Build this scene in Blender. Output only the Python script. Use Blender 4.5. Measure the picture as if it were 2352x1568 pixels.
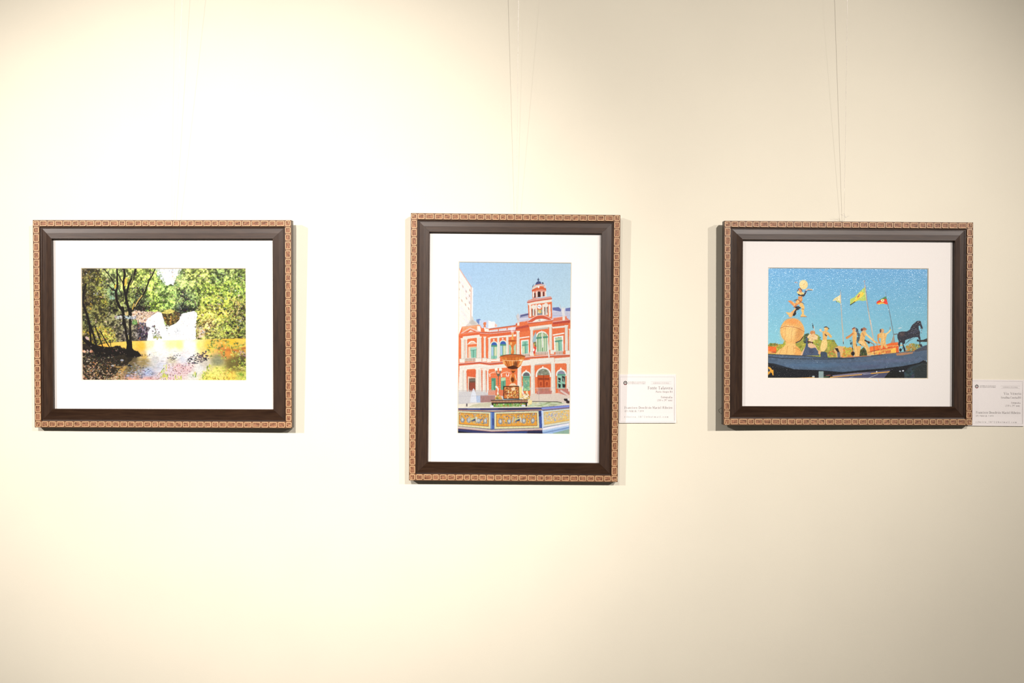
import bpy, math, random
import numpy as np
from mathutils import Matrix, Vector

# ------------------------------------------------------------------ clear
for o in list(bpy.data.objects):
    bpy.data.objects.remove(o, do_unlink=True)
scene = bpy.context.scene
COL = scene.collection
random.seed(7)
rng = np.random.default_rng(11)

# ------------------------------------------------------------------ camera
DIST = 1.6            # camera to wall, metres
PXM = 1370.0          # photo pixels per metre on the wall
FPX = DIST * PXM
CAMZ = 1.5
cam = bpy.data.cameras.new('camera')
cam.sensor_width = 36.0
cam.lens = 36.0 * FPX / 2352.0
cam.clip_start = 0.05
camo = bpy.data.objects.new('camera', cam)
COL.objects.link(camo)
camo.location = (0.0, -DIST, CAMZ)
camo.rotation_euler = (math.radians(90), 0, 0)
scene.camera = camo

# ------------------------------------------------------------------ light
vs = scene.view_settings
vs.view_transform = 'Standard'
vs.look = 'None'
vs.exposure = 0.0
vs.gamma = 1.0
vs.use_curve_mapping = False

world = bpy.data.worlds.new('gallery_air')
scene.world = world
world.use_nodes = True
world.node_tree.nodes['Background'].inputs[0].default_value = (1.0, 0.95, 0.90, 1)
world.node_tree.nodes['Background'].inputs[1].default_value = 0.10


def spot(name, loc, aim, watts, size, blend, colour=(1.0, 0.92, 0.86), radius=0.03):
    l = bpy.data.lights.new(name, 'SPOT')
    l.energy = watts
    l.color = colour
    l.spot_size = math.radians(size)
    l.spot_blend = blend
    l.shadow_soft_size = radius
    o = bpy.data.objects.new(name, l)
    COL.objects.link(o)
    o.location = loc
    d = Vector(aim) - Vector(loc)
    o.rotation_euler = d.to_track_quat('-Z', 'Y').to_euler()
    return o


# the gallery's ceiling track spotlights: above and behind the camera, 2.4 m out from the wall, heads just under the
# ceiling; their pools on the wall and the shadows beside and below each frame show where they hang
SPOTS = [('track_spot_far_left_offscreen', (-2.19, -2.40, 2.52), (-0.632, 0, 1.455), 276, 38.4, 1.0),
         ('track_spot_left_offscreen', (-0.52, -2.40, 2.52), (-0.500, 0, 1.500), 224, 36.6, 1.0),
         ('track_spot_right_offscreen', (1.10, -2.40, 2.52), (0.100, 0, 1.720), 218, 45.0, 1.0),
         ('track_spot_far_right_offscreen', (2.40, -2.40, 2.52), (0.820, 0, 1.040), 258, 44.0, 1.0)]
for s in SPOTS:
    spot(*s)


# ------------------------------------------------------------------ materials
def mat(name, base, rough=0.5, spec=0.5):
    m = bpy.data.materials.new(name)
    m.use_nodes = True
    b = m.node_tree.nodes['Principled BSDF']
    b.inputs['Base Color'].default_value = (*base, 1)
    b.inputs['Roughness'].default_value = rough
    b.inputs['Specular IOR Level'].default_value = spec
    return m, m.node_tree, b


def add(nt, kind, **kw):
    n = nt.nodes.new(kind)
    for k, v in kw.items():
        setattr(n, k, v)
    return n


def noisy(nt, b, c0, c1, scale, stretch=(1, 1, 1), detail=4, bump=0.0, bdist=0.0005, objrand=False, ramp=(0.3, 0.7)):
    """colour between c0 and c1 by noise in object space, with matching fine relief"""
    tc = add(nt, 'ShaderNodeTexCoord')
    mp = add(nt, 'ShaderNodeMapping')
    mp.inputs['Scale'].default_value = stretch
    nt.links.new(tc.outputs['Object'], mp.inputs['Vector'])
    if objrand:
        oi = add(nt, 'ShaderNodeObjectInfo')
        mu = add(nt, 'ShaderNodeVectorMath', operation='SCALE')
        mu.inputs[0].default_value = (1.7, 3.1, 2.3)
        nt.links.new(oi.outputs['Random'], mu.inputs['Scale'])
        nt.links.new(mu.outputs[0], mp.inputs['Location'])
    nz = add(nt, 'ShaderNodeTexNoise')
    nz.inputs['Scale'].default_value = scale
    nz.inputs['Detail'].default_value = detail
    nt.links.new(mp.outputs[0], nz.inputs['Vector'])
    r = add(nt, 'ShaderNodeValToRGB')
    r.color_ramp.elements[0].color = (*c0, 1)
    r.color_ramp.elements[1].color = (*c1, 1)
    r.color_ramp.elements[0].position = ramp[0]
    r.color_ramp.elements[1].position = ramp[1]
    nt.links.new(nz.outputs['Fac'], r.inputs['Fac'])
    nt.links.new(r.outputs[0], b.inputs['Base Color'])
    if bump:
        bp = add(nt, 'ShaderNodeBump')
        bp.inputs['Strength'].default_value = bump
        bp.inputs['Distance'].default_value = bdist
        nt.links.new(nz.outputs['Fac'], bp.inputs['Height'])
        nt.links.new(bp.outputs[0], b.inputs['Normal'])
    return nz


M = {}
M['wall'], nt, b = mat('cream_wall_paint', (0.80, 0.76, 0.64), 0.75, 0.25)
noisy(nt, b, (0.79, 0.748, 0.622), (0.81, 0.768, 0.638), 9.0, bump=0.0)
nz2 = add(nt, 'ShaderNodeTexNoise'); nz2.inputs['Scale'].default_value = 420; nz2.inputs['Detail'].default_value = 3
tc2 = add(nt, 'ShaderNodeTexCoord'); nt.links.new(tc2.outputs['Object'], nz2.inputs['Vector'])
bp2 = add(nt, 'ShaderNodeBump'); bp2.inputs['Strength'].default_value = 0.12; bp2.inputs['Distance'].default_value = 0.0006
nt.links.new(nz2.outputs['Fac'], bp2.inputs['Height']); nt.links.new(bp2.outputs[0], b.inputs['Normal'])
M['floor'], nt, b = mat('pale_stone_floor', (0.45, 0.40, 0.33), 0.4)
noisy(nt, b, (0.40, 0.36, 0.30), (0.50, 0.45, 0.38), 3.0)
M['ceiling'], nt, b = mat('white_ceiling_paint', (0.82, 0.80, 0.76), 0.8, 0.2)
noisy(nt, b, (0.81, 0.79, 0.75), (0.83, 0.81, 0.77), 5.0)
M['railmetal'], nt, b = mat('white_rail_enamel', (0.8, 0.78, 0.74), 0.4)
for key, st in (('wood_h', (6, 60, 60)), ('wood_v', (60, 60, 6))):
    M[key], nt, b = mat('dark_brown_wood_' + key[-1], (0.038, 0.019, 0.010), 0.38, 0.36)
    noisy(nt, b, (0.024, 0.011, 0.006), (0.046, 0.023, 0.012), 6.0, stretch=st, bump=0.10, bdist=0.0004)
M['strip'], nt, b = mat('reddish_brown_strip', (0.17, 0.075, 0.03), 0.45)
noisy(nt, b, (0.13, 0.055, 0.022), (0.22, 0.10, 0.045), 300.0)
M['rim'], nt, b = mat('rubbed_gold_rim', (0.55, 0.34, 0.17), 0.42, 0.5)
noisy(nt, b, (0.54, 0.335, 0.175), (0.70, 0.46, 0.26), 420.0, objrand=True)
M['recess'], nt, b = mat('carved_brown_recess', (0.3, 0.13, 0.06), 0.5, 0.4)
noisy(nt, b, (0.11, 0.038, 0.015), (0.42, 0.20, 0.10), 130.0, stretch=(1.6, 1, 7.0), detail=3, bump=0.7, bdist=0.0005, objrand=True, ramp=(0.36, 0.66))
M['mat'], nt, b = mat('white_mat_board', (0.80, 0.775, 0.75), 0.8, 0.2)
noisy(nt, b, (0.79, 0.765, 0.74), (0.81, 0.785, 0.76), 700.0, bump=0.05, bdist=0.0002)
M['bevel'], nt, b = mat('cream_mat_core', (0.80, 0.74, 0.60), 0.8, 0.2)
noisy(nt, b, (0.78, 0.72, 0.58), (0.82, 0.76, 0.62), 600.0)
M['back'], nt, b = mat('brown_backing_board', (0.25, 0.17, 0.10), 0.8, 0.2)
noisy(nt, b, (0.22, 0.15, 0.09), (0.28, 0.19, 0.11), 60.0)
M['nylon'], nt, b = mat('clear_nylon', (0.90, 0.87, 0.80), 0.14, 0.9)
tr = add(nt, 'ShaderNodeBsdfTransparent'); mx = add(nt, 'ShaderNodeMixShader'); mx.inputs[0].default_value = 0.35
out = nt.nodes['Material Output']
nt.links.new(tr.outputs[0], mx.inputs[1]); nt.links.new(b.outputs[0], mx.inputs[2]); nt.links.new(mx.outputs[0], out.inputs['Surface'])
M['card'], nt, b = mat('white_card_stock', (0.82, 0.785, 0.77), 0.75, 0.2)
noisy(nt, b, (0.81, 0.775, 0.76), (0.83, 0.795, 0.78), 500.0)
M['ink'], nt, b = mat('grey_ink', (0.24, 0.22, 0.215), 0.7, 0.2)
noisy(nt, b, (0.22, 0.20, 0.195), (0.26, 0.24, 0.235), 900.0)
M['inkline'], nt, b = mat('pale_grey_ink', (0.5, 0.46, 0.46), 0.7, 0.2)
noisy(nt, b, (0.48, 0.44, 0.44), (0.52, 0.48, 0.48), 900.0)
M['inkred'], nt, b = mat('dark_red_ink', (0.25, 0.04, 0.05), 0.7, 0.2)
noisy(nt, b, (0.22, 0.035, 0.04), (0.28, 0.05, 0.06), 900.0)
M['inkdark'], nt, b = mat('black_ink', (0.03, 0.025, 0.025), 0.7, 0.2)
noisy(nt, b, (0.025, 0.02, 0.02), (0.035, 0.03, 0.03), 900.0)

# photographic print: colours from the painted picture, fine grained lustre paper gloss
for key, bumpd, crough in (('print', 0.00012, 0.16), ('print_lustre', 0.00026, 0.18)):
    M[key], nt, b = mat('photo_paper_' + key, (0.5, 0.5, 0.5), 0.6, 0.1)
    at = add(nt, 'ShaderNodeAttribute', attribute_name='picture')
    nt.links.new(at.outputs['Color'], b.inputs['Base Color'])
    b.inputs['Coat Weight'].default_value = 1.0
    b.inputs['Coat Roughness'].default_value = crough
    b.inputs['Coat IOR'].default_value = 1.5
    tcp = add(nt, 'ShaderNodeTexCoord')
    nzp = add(nt, 'ShaderNodeTexNoise'); nzp.inputs['Scale'].default_value = 800; nzp.inputs['Detail'].default_value = 1
    nt.links.new(tcp.outputs['Object'], nzp.inputs['Vector'])
    bpp = add(nt, 'ShaderNodeBump'); bpp.inputs['Strength'].default_value = 1.0; bpp.inputs['Distance'].default_value = bumpd
    nt.links.new(nzp.outputs['Fac'], bpp.inputs['Height'])
    nt.links.new(bpp.outputs[0], b.inputs['Coat Normal'])


# ------------------------------------------------------------------ mesh helpers
def obj(name, verts, faces, mats, parent=None, fmat=None, smooth=False, mesh=None):
    if mesh is None:
        mesh = bpy.data.meshes.new(name)
        mesh.from_pydata(verts, [], faces)
        for m in (mats if isinstance(mats, (list, tuple)) else [mats]):
            mesh.materials.append(m)
        if fmat is not None:
            mesh.polygons.foreach_set('material_index', fmat)
        if smooth:
            mesh.polygons.foreach_set('use_smooth', [True] * len(mesh.polygons))
        mesh.update()
    o = bpy.data.objects.new(name, mesh)
    COL.objects.link(o)
    if parent is not None:
        o.parent = parent
    return o


def box(x0, x1, y0, y1, z0, z1):
    v = [(x, y, z) for x in (x0, x1) for y in (y0, y1) for z in (z0, z1)]
    f = [(0, 1, 3, 2), (4, 6, 7, 5), (0, 4, 5, 1), (2, 3, 7, 6), (0, 2, 6, 4), (1, 5, 7, 3)]
    return v, f


def tag(o, label, cat, group=None):
    o['label'] = label
    o['category'] = cat
    if group:
        o['group'] = group
    return o


def to_px(P):
    d = P[..., 1] + DIST
    return np.stack([1176 + FPX * P[..., 0] / d, 784 - FPX * (P[..., 2] - CAMZ) / d], -1)


def on_plane_y(px, py, y):
    """the point seen at a photo pixel on the plane parallel to the wall at depth y"""
    d = y + DIST
    return Vector(((px - 1176) * d / FPX, y, CAMZ - (py - 784) * d / FPX))


# ------------------------------------------------------------------ setting
w = obj('wall_back', *box(-4, 4, 0, 0.15, 0, 2.75), M['wall']); w['kind'] = 'structure'
w = obj('floor', *box(-4, 4, -5, 0, -0.1, 0), M['floor']); w['kind'] = 'structure'
w = obj('ceiling', *box(-4, 4, -5, 0, 2.75, 2.85), M['ceiling']); w['kind'] = 'structure'
w = obj('trim_1', *box(-4, 4, -0.05, 0, 2.70, 2.73), M['railmetal']); w['kind'] = 'structure'

# ------------------------------------------------------------------ painter for the printed pictures
class Canvas:
    """a small painter; shapes are given in pixels of an enlarged crop of the photo (origin, scale)"""
    def __init__(s, x0, y0, x1, y1, ss=3):
        s.x0, s.y0, s.ss = x0, y0, ss
        s.W = int((x1 - x0) * ss); s.H = int((y1 - y0) * ss)
        s.a = np.zeros((s.H, s.W, 3))
        s.ox = s.oy = 0.0; s.sc = 1.0

    def crop(s, ox, oy, sc):
        s.ox, s.oy, s.sc = ox, oy, sc

    def T(s, pts):
        p = np.asarray(pts, float).reshape(-1, 2)
        return np.stack([(s.ox + p[:, 0] / s.sc - s.x0) * s.ss, (s.oy + p[:, 1] / s.sc - s.y0) * s.ss], 1)

    def L(s, w):
        return w / s.sc * s.ss

    def grid(s, xa, ya, xb, yb):
        xa = max(0, int(math.floor(xa))); ya = max(0, int(math.floor(ya)))
        xb = min(s.W, int(math.ceil(xb)) + 1); yb = min(s.H, int(math.ceil(yb)) + 1)
        if xb <= xa or yb <= ya:
            return None
        return xa, ya, xb, yb

    def blend(s, g, m, col, alpha):
        xa, ya, xb, yb = g
        c = np.asarray(col, float) / 255.0
        m = (m * alpha)[..., None]
        s.a[ya:yb, xa:xb] = s.a[ya:yb, xa:xb] * (1 - m) + c * m

    def polymask(s, p, g):
        xa, ya, xb, yb = g
        X = np.arange(xa, xb)[None, :] + .5; Y = np.arange(ya, yb)[:, None] + .5
        m = np.zeros((yb - ya, xb - xa), bool)
        n = len(p)
        for i in range(n):
            x1, y1 = p[i]; x2, y2 = p[(i + 1) % n]
            if y1 == y2:
                continue
            c = ((Y >= min(y1, y2)) & (Y < max(y1, y2)))
            xi = x1 + (Y - y1) * (x2 - x1) / (y2 - y1)
            m ^= c & (X < xi)
        return m.astype(float)

    def poly(s, pts, col, alpha=1.0):
        p = s.T(pts)
        g = s.grid(p[:, 0].min(), p[:, 1].min(), p[:, 0].max(), p[:, 1].max())
        if g:
            s.blend(g, s.polymask(p, g), col, alpha)

    def rect(s, x0, y0, x1, y1, col, alpha=1.0):
        s.poly([(x0, y0), (x1, y0), (x1, y1), (x0, y1)], col, alpha)

    def line(s, pts, w, col, alpha=1.0, w2=None):
        p = s.T(pts); r = s.L(w) / 2; r2 = s.L(w2) / 2 if w2 else r
        R = max(r, r2)
        n = len(p) - 1
        for i in range(n):
            a, b = p[i], p[i + 1]
            g = s.grid(min(a[0], b[0]) - R - 1, min(a[1], b[1]) - R - 1, max(a[0], b[0]) + R + 1, max(a[1], b[1]) + R + 1)
            if not g:
                continue
            X = np.arange(g[0], g[2])[None, :] + .5; Y = np.arange(g[1], g[3])[:, None] + .5
            d = b - a; ll = max(d @ d, 1e-9)
            t = np.clip(((X - a[0]) * d[0] + (Y - a[1]) * d[1]) / ll, 0, 1)
            ds = np.hypot(X - a[0] - t * d[0], Y - a[1] - t * d[1])
            rr = r + (r2 - r) * ((i + t) / n)
            s.blend(g, np.clip(rr - ds + .5, 0, 1), col, alpha)

    def disc(s, cx, cy, rx, ry, col, alpha=1.0, rot=0.0, soft=0.0):
        c = s.T([(cx, cy)])[0]; ax, ay = max(s.L(rx), .4), max(s.L(ry), .4)
        R = max(ax, ay) * (1 + soft)
        g = s.grid(c[0] - R - 1, c[1] - R - 1, c[0] + R + 1, c[1] + R + 1)
        if not g:
            return
        X = np.arange(g[0], g[2])[None, :] + .5 - c[0]; Y = np.arange(g[1], g[3])[:, None] + .5 - c[1]
        co, si = math.cos(rot), math.sin(rot)
        u = (X * co + Y * si) / ax; v = (-X * si + Y * co) / ay
        d = np.hypot(u, v)
        if soft:
            m = np.clip((1 + soft - d) / (2 * soft), 0, 1)
        else:
            m = np.clip((1 - d) * min(ax, ay) + .5, 0, 1)
        s.blend(g, m, col, alpha)

    def arch(s, x0, x1, ytop, ybot, col, alpha=1.0):
        """a round-headed opening"""
        r = (x1 - x0) / 2; cx = (x0 + x1) / 2
        pts = [(x1, ybot), (x0, ybot)]
        pts += [(cx - r * math.cos(t), ytop + r - r * math.sin(t)) for t in np.linspace(0, math.pi, 14)]
        s.poly(pts, col, alpha)

    def dabs(s, n, region, cols, size, aspect=(0.3, 0.7), ang=(0, 3.15), alpha=(.6, 1.0), centres=None):
        """n leaf-like touches inside a polygon (crop pixels)"""
        reg = np.asarray(region, float)
        lo, hi = reg.min(0), reg.max(0)
        cols = [np.asarray(c, float) for c in cols]
        k = 0; guard = 0
        while k < n and guard < n * 20:
            guard += 1
            x = rng.uniform(lo[0], hi[0]); y = rng.uniform(lo[1], hi[1])
            ins = False
            m = len(reg)
            for i in range(m):
                x1, y1 = reg[i]; x2, y2 = reg[(i + 1) % m]
                if (y1 > y) != (y2 > y) and x < x1 + (y - y1) * (x2 - x1) / (y2 - y1):
                    ins = not ins
            if not ins:
                continue
            k += 1
            c = cols[rng.integers(len(cols))] + rng.normal(0, 9, 3)
            r = rng.uniform(*size)
            s.disc(x, y, r, r * rng.uniform(*aspect), np.clip(c, 0, 255), rng.uniform(*alpha), rng.uniform(*ang))

    def field(s, ctrl, power=3.0):
        """smooth colour field through control points (photo pixels)"""
        X = (np.arange(s.W) + .5)[None, :] / s.ss + s.x0; Y = (np.arange(s.H) + .5)[:, None] / s.ss + s.y0
        num = np.zeros((s.H, s.W, 3)); den = np.zeros((s.H, s.W, 1))
        for x, y, c in ctrl:
            w = (1.0 / (np.hypot(X - x, Y - y) + 3.0) ** power)[..., None]
            num += w * np.asarray(c, float) / 255; den += w
        return num / den

    def noise(s, cell, octaves=3):
        out = np.zeros((s.H, s.W)); amp = 1.0; tot = 0
        for o in range(octaves):
            c = max(cell / 2 ** o * s.ss, 1.0)
            gh, gw = int(s.H / c) + 3, int(s.W / c) + 3
            g = rng.uniform(-1, 1, (gh, gw))
            yy = np.arange(s.H) / c; xx = np.arange(s.W) / c
            yi = yy.astype(int); xi = xx.astype(int)
            fy = (yy - yi)[:, None]; fx = (xx - xi)[None, :]
            fy = fy * fy * (3 - 2 * fy); fx = fx * fx * (3 - 2 * fx)
            a = g[yi][:, xi]; b_ = g[yi][:, xi + 1]; c_ = g[yi + 1][:, xi]; d_ = g[yi + 1][:, xi + 1]
            out += amp * ((a * (1 - fx) + b_ * fx) * (1 - fy) + (c_ * (1 - fx) + d_ * fx) * fy)
            tot += amp; amp *= .6
        return out / tot

    def streak(s, cx, cy, octaves=2):
        # stretched noise: cells cx by cy photo pixels
        out = np.zeros((s.H, s.W)); amp = 1.0; tot = 0
        for o in range(octaves):
            ax, ay = max(cx / 2 ** o * s.ss, 1.0), max(cy / 2 ** o * s.ss, 1.0)
            g = rng.uniform(-1, 1, (int(s.H / ay) + 3, int(s.W / ax) + 3))
            yy = np.arange(s.H) / ay; xx = np.arange(s.W) / ax
            yi = yy.astype(int); xi = xx.astype(int); fy = (yy - yi)[:, None]; fx = (xx - xi)[None, :]
            a = g[yi][:, xi]; b_ = g[yi][:, xi + 1]; c_ = g[yi + 1][:, xi]; d_ = g[yi + 1][:, xi + 1]
            out += amp * ((a * (1 - fx) + b_ * fx) * (1 - fy) + (c_ * (1 - fx) + d_ * fx) * fy)
            tot += amp; amp *= .6
        return out / tot

    def softmask(s, pts, feather, ragged=0.0, cell=3.0):
        # polygon mask with feathered, uneven edge (crop pixels in, full canvas out)
        p = s.T(pts)
        m = s.polymask(p, (0, 0, s.W, s.H))
        r = max(int(feather * s.ss), 1)
        for _ in range(2):
            for ax in (0, 1):
                k = np.cumsum(np.concatenate([np.repeat(np.take(m, [0], ax), r + 1, ax), m, np.repeat(np.take(m, [-1], ax), r, ax)], ax), ax)
                n_ = m.shape[ax]
                m = (np.take(k, range(2 * r + 1, 2 * r + 1 + n_), ax) - np.take(k, range(0, n_), ax)) / (2 * r + 1)
        if ragged:
            m = np.clip((m - .5 + ragged * s.noise(cell, 2)) * 4 + .5, 0, 1)
        return m

    def over(s, mask, img):
        s.a = s.a * (1 - mask[..., None]) + img * mask[..., None]

    def relief(s, amp, cell, warm=True):
        # small modelling of light and dark on the warm-coloured stone
        n_ = s.noise(cell, 2); e = n_ - np.roll(n_, (2, 2), (0, 1))
        m = np.clip((s.a[..., 0] - s.a[..., 2] - .12) * 4, 0, 1) if warm else 1.0
        s.a = np.clip(s.a * (1 + (amp * e + amp * .25 * n_) * m)[..., None], 0, 1)

    def sprays(s, n, region, cols, length, width, k=(5, 9)):
        # tufts of narrow pointed leaves
        reg = np.asarray(region, float); lo, hi = reg.min(0), reg.max(0)
        done = 0
        while done < n:
            x, y = rng.uniform(lo[0], hi[0]), rng.uniform(lo[1], hi[1])
            ins = False
            for i in range(len(reg)):
                x1, y1 = reg[i]; x2, y2 = reg[(i + 1) % len(reg)]
                if (y1 > y) != (y2 > y) and x < x1 + (y - y1) * (x2 - x1) / (y2 - y1):
                    ins = not ins
            if not ins:
                continue
            done += 1
            base = np.asarray(cols[rng.integers(len(cols))], float)
            a0 = rng.uniform(0, 6.28)
            for q in range(rng.integers(*k)):
                a_ = a0 + q * 6.28 / 7 + rng.normal(0, .3); l_ = rng.uniform(*length)
                cc = np.clip(base * rng.uniform(.75, 1.15) + rng.normal(0, 6, 3), 0, 255)
                s.line([(x, y), (x + l_ * math.cos(a_), y + l_ * math.sin(a_) * .85)], rng.uniform(*width), cc, .9, .25)

    def sample(s, px, py):
        a = np.clip(s.a, 0, 1)
        # soften a little, as the photo of the print does
        k = a.copy()
        k[1:-1, 1:-1] = (4 * a[1:-1, 1:-1] + a[:-2, 1:-1] + a[2:, 1:-1] + a[1:-1, :-2] + a[1:-1, 2:]) / 8
        a = k
        x = np.clip((px - s.x0) * s.ss - .5, 0, s.W - 1.001); y = np.clip((py - s.y0) * s.ss - .5, 0, s.H - 1.001)
        xi = x.astype(int); yi = y.astype(int); fx = (x - xi)[..., None]; fy = (y - yi)[..., None]
        return (a[yi, xi] * (1 - fx) + a[yi, xi + 1] * fx) * (1 - fy) + (a[yi + 1, xi] * (1 - fx) + a[yi + 1, xi + 1] * fx) * fy


GR, YG, DK, OL = (120, 150, 60), (195, 205, 75), (38, 34, 26), (84, 84, 42)
YE, WH, LG, BG = (225, 205, 70), (250, 248, 240), (165, 190, 95), (105, 135, 105)


def paint_waterfall():
    c = Canvas(180, 610, 572, 880)
    ctrl = [(190, 620, (70, 58, 32)), (215, 640, (96, 92, 46)), (195, 690, (62, 50, 30)), (230, 690, (98, 96, 46)), (205, 740, (74, 78, 46)),
            (250, 640, (150, 160, 100)), (270, 620, (165, 185, 105)), (262, 670, (100, 125, 92)), (290, 650, (190, 200, 90)),
            (320, 640, (185, 205, 95)), (345, 665, (175, 205, 85)), (350, 700, (160, 195, 70)), (325, 690, (84, 92, 60)), (320, 708, (40, 40, 32)),
            (300, 690, (120, 130, 66)), (280, 690, (120, 125, 66)), (260, 700, (72, 72, 42)), (230, 730, (90, 86, 46)), (255, 735, (96, 92, 60)),
            (275, 740, (110, 105, 76)), (300, 740, (125, 118, 90)), (325, 745, (70, 56, 62)), (330, 760, (84, 74, 88)), (290, 770, (70, 62, 56)),
            (240, 770, (150, 140, 60)), (205, 770, (84, 72, 36)),
            (380, 665, (150, 185, 95)), (395, 690, (145, 185, 80)), (410, 690, (175, 205, 120)), (420, 640, (165, 185, 105)), (440, 630, (180, 195, 95)),
            (425, 690, (66, 76, 62)), (415, 705, (50, 56, 50)), (440, 700, (130, 155, 90)), (470, 630, (190, 205, 100)), (500, 635, (110, 130, 82)),
            (530, 625, (150, 165, 95)), (555, 640, (120, 140, 70)), (480, 660, (150, 175, 70)), (520, 660, (150, 180, 70)), (545, 660, (150, 185, 75)),
            (480, 690, (170, 190, 70)), (520, 690, (165, 185, 66)), (550, 700, (130, 125, 62)), (470, 720, (200, 195, 75)), (510, 725, (185, 175, 70)),
            (550, 730, (90, 90, 52)), (480, 745, (210, 180, 110)), (520, 755, (140, 150, 66)), (555, 755, (86, 96, 50)), (500, 770, (130, 130, 66)),
            (545, 775, (120, 115, 52))]
    f = c.field(ctrl, 3.2)
    n1 = c.noise(11, 2); n2 = c.noise(4.0, 2); n3 = c.noise(1.5, 2)
    g = 1 / (1 + np.exp(-(2.6 * n1 + 4.4 * n2 + 2.4 * n3)))
    g2 = np.clip(g * 1.25 - .78, 0, 1) * 1.3
    c.a = np.clip(f * (.40 + 1.16 * g)[..., None] + g2[..., None] * np.array([.20, .21, .13]), 0, 1)
    # leaves of the far trees (photo pixels)
    c.crop(0, 0, 1)
    LT = [(185, 615), (245, 615), (250, 700), (240, 785), (185, 790)]
    c.dabs(500, LT, [(60, 48, 26), (44, 36, 22), (90, 82, 34), (52, 44, 26)], (.8, 2.2), alpha=(.4, .8))
    c.dabs(330, LT, [(190, 180, 66), (165, 160, 62), (215, 175, 60), (205, 200, 110)], (.5, 1.4), alpha=(.5, .9))
    c.dabs(330, [(235, 615), (305, 615), (305, 705), (240, 705)], [(190, 200, 95), (130, 155, 110), (95, 110, 76), (215, 220, 150), (80, 80, 44), (165, 185, 80)], (.6, 1.8), alpha=(.4, .8))
    MT = [(300, 616), (352, 616), (372, 650), (405, 656), (400, 714), (335, 714), (300, 700)]
    c.dabs(420, MT, [(200, 220, 105), (165, 195, 80), (130, 160, 88), (222, 232, 145), (100, 126, 84)], (.6, 1.7), alpha=(.4, .8))
    c.dabs(120, [(305, 660), (330, 655), (345, 700), (342, 713), (308, 712)], [(40, 40, 32), (58, 60, 44), (30, 28, 24)], (1.2, 3.0), alpha=(.5, .9))
    c.dabs(60, [(303, 705), (344, 704), (344, 715), (303, 715)], [(28, 26, 22), (40, 36, 28)], (1.5, 3.4))
    c.dabs(330, [(420, 616), (455, 616), (455, 712), (405, 712), (400, 655), (410, 636)],
           [(185, 208, 115), (150, 178, 100), (115, 140, 104), (208, 220, 140), (96, 112, 92)], (.6, 1.8), alpha=(.4, .8))
    c.dabs(120, [(408, 672), (425, 665), (430, 685), (446, 706), (444, 714), (406, 712)], [(40, 46, 40), (56, 64, 52), (34, 34, 32)], (1.2, 2.8), alpha=(.5, .9))
    c.dabs(46, [(417, 709), (446, 708), (446, 715), (417, 715)], [(26, 26, 26), (36, 36, 32)], (1.5, 3.0))
    for x0, y0, w0, h0 in ((415, 690, 9, 8), (432, 697, 10, 7), (345, 690, 14, 9), (330, 655, 16, 10), (392, 688, 10, 9), (362, 672, 9, 8), (405, 660, 8, 6)):
        c.dabs(70, [(x0 - w0, y0), (x0 - w0 * .5, y0 - h0), (x0 + w0 * .5, y0 - h0), (x0 + w0, y0), (x0 + w0 * .6, y0 + h0 * .5), (x0 - w0 * .6, y0 + h0 * .5)], [(196, 214, 130), (176, 204, 96), (214, 224, 150), (150, 184, 92)], (.7, 1.9), alpha=(.5, .9))
    # right-hand shrub with pointed leaves
    rs = [(452, 640), (565, 616), (566, 792), (500, 800), (462, 770), (452, 730)]
    c.dabs(200, rs, [(52, 58, 36), (70, 80, 48), (40, 40, 30)], (1.2, 2.8), alpha=(.5, .9))
    c.sprays(150, [(448, 640), (566, 616), (566, 700), (448, 705)], [(150, 172, 76), (122, 146, 76), (176, 192, 84)], (2.5, 5.0), (1.1, 1.8))
    c.sprays(170, [(485, 650), (566, 640), (566, 792), (500, 798), (462, 770), (455, 700)], [(186, 200, 76), (205, 212, 90), (160, 182, 72), (216, 214, 110)], (2.8, 6.0), (1.1, 1.9))
    c.dabs(130, [(455, 700), (545, 690), (566, 760), (500, 775), (455, 760)], [(228, 190, 66), (240, 205, 110), (215, 160, 60), (232, 215, 150)], (1.0, 3.0), (.18, .4))
    c.dabs(110, rs, [(250, 245, 225), (238, 236, 200)], (.5, 1.5), (.3, .7))
    c.dabs(60, [(515, 705), (560, 690), (566, 790), (500, 790), (520, 740)], [(40, 34, 26), (58, 46, 30), (30, 28, 22)], (1.6, 3.6), (.4, .7), alpha=(.5, .9))
    c.sprays(46, [(480, 735), (566, 720), (566, 792), (490, 795)], [(190, 200, 84), (150, 170, 72), (222, 220, 120)], (2.8, 6.0), (1.0, 1.7))
    c.crop(370, 600, 10.814)
    for p in ([(1690, 930), (2030, 1120)], [(1800, 900), (1960, 1080)], [(1400, 850), (1570, 930)], [(1150, 1080), (1330, 1105)], [(1600, 1230), (1650, 1400)],
              [(1790, 1230), (1680, 1350)], [(1920, 1160), (1880, 1330)]):
        c.line(p, 22, (226, 190, 110), .9, 10)
    # sky gap
    c.crop(0, 0, 1)
    sky = [(357, 614), (419, 614), (412, 626), (407, 634), (403, 644), (398, 655), (392, 652), (385, 655), (378, 654), (372, 644), (366, 636), (360, 630), (361, 622)]
    c.over(c.softmask(sky, 1.2, .7, 3.0), np.ones((c.H, c.W, 3)) * np.array([.99, .992, .995]))
    c.dabs(60, [(352, 614), (364, 614), (384, 657), (372, 657)], [(130, 160, 100), (100, 130, 90), (165, 190, 120)], (.6, 2.0))
    c.dabs(50, [(414, 614), (424, 614), (408, 657), (396, 658)], [(140, 165, 105), (110, 135, 96), (170, 190, 125)], (.6, 2.0))
    c.dabs(70, [(356, 614), (366, 616), (382, 655), (374, 655), (360, 634)], [(120, 150, 120), (190, 210, 165), (160, 185, 140)], (.6, 1.8))
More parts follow.
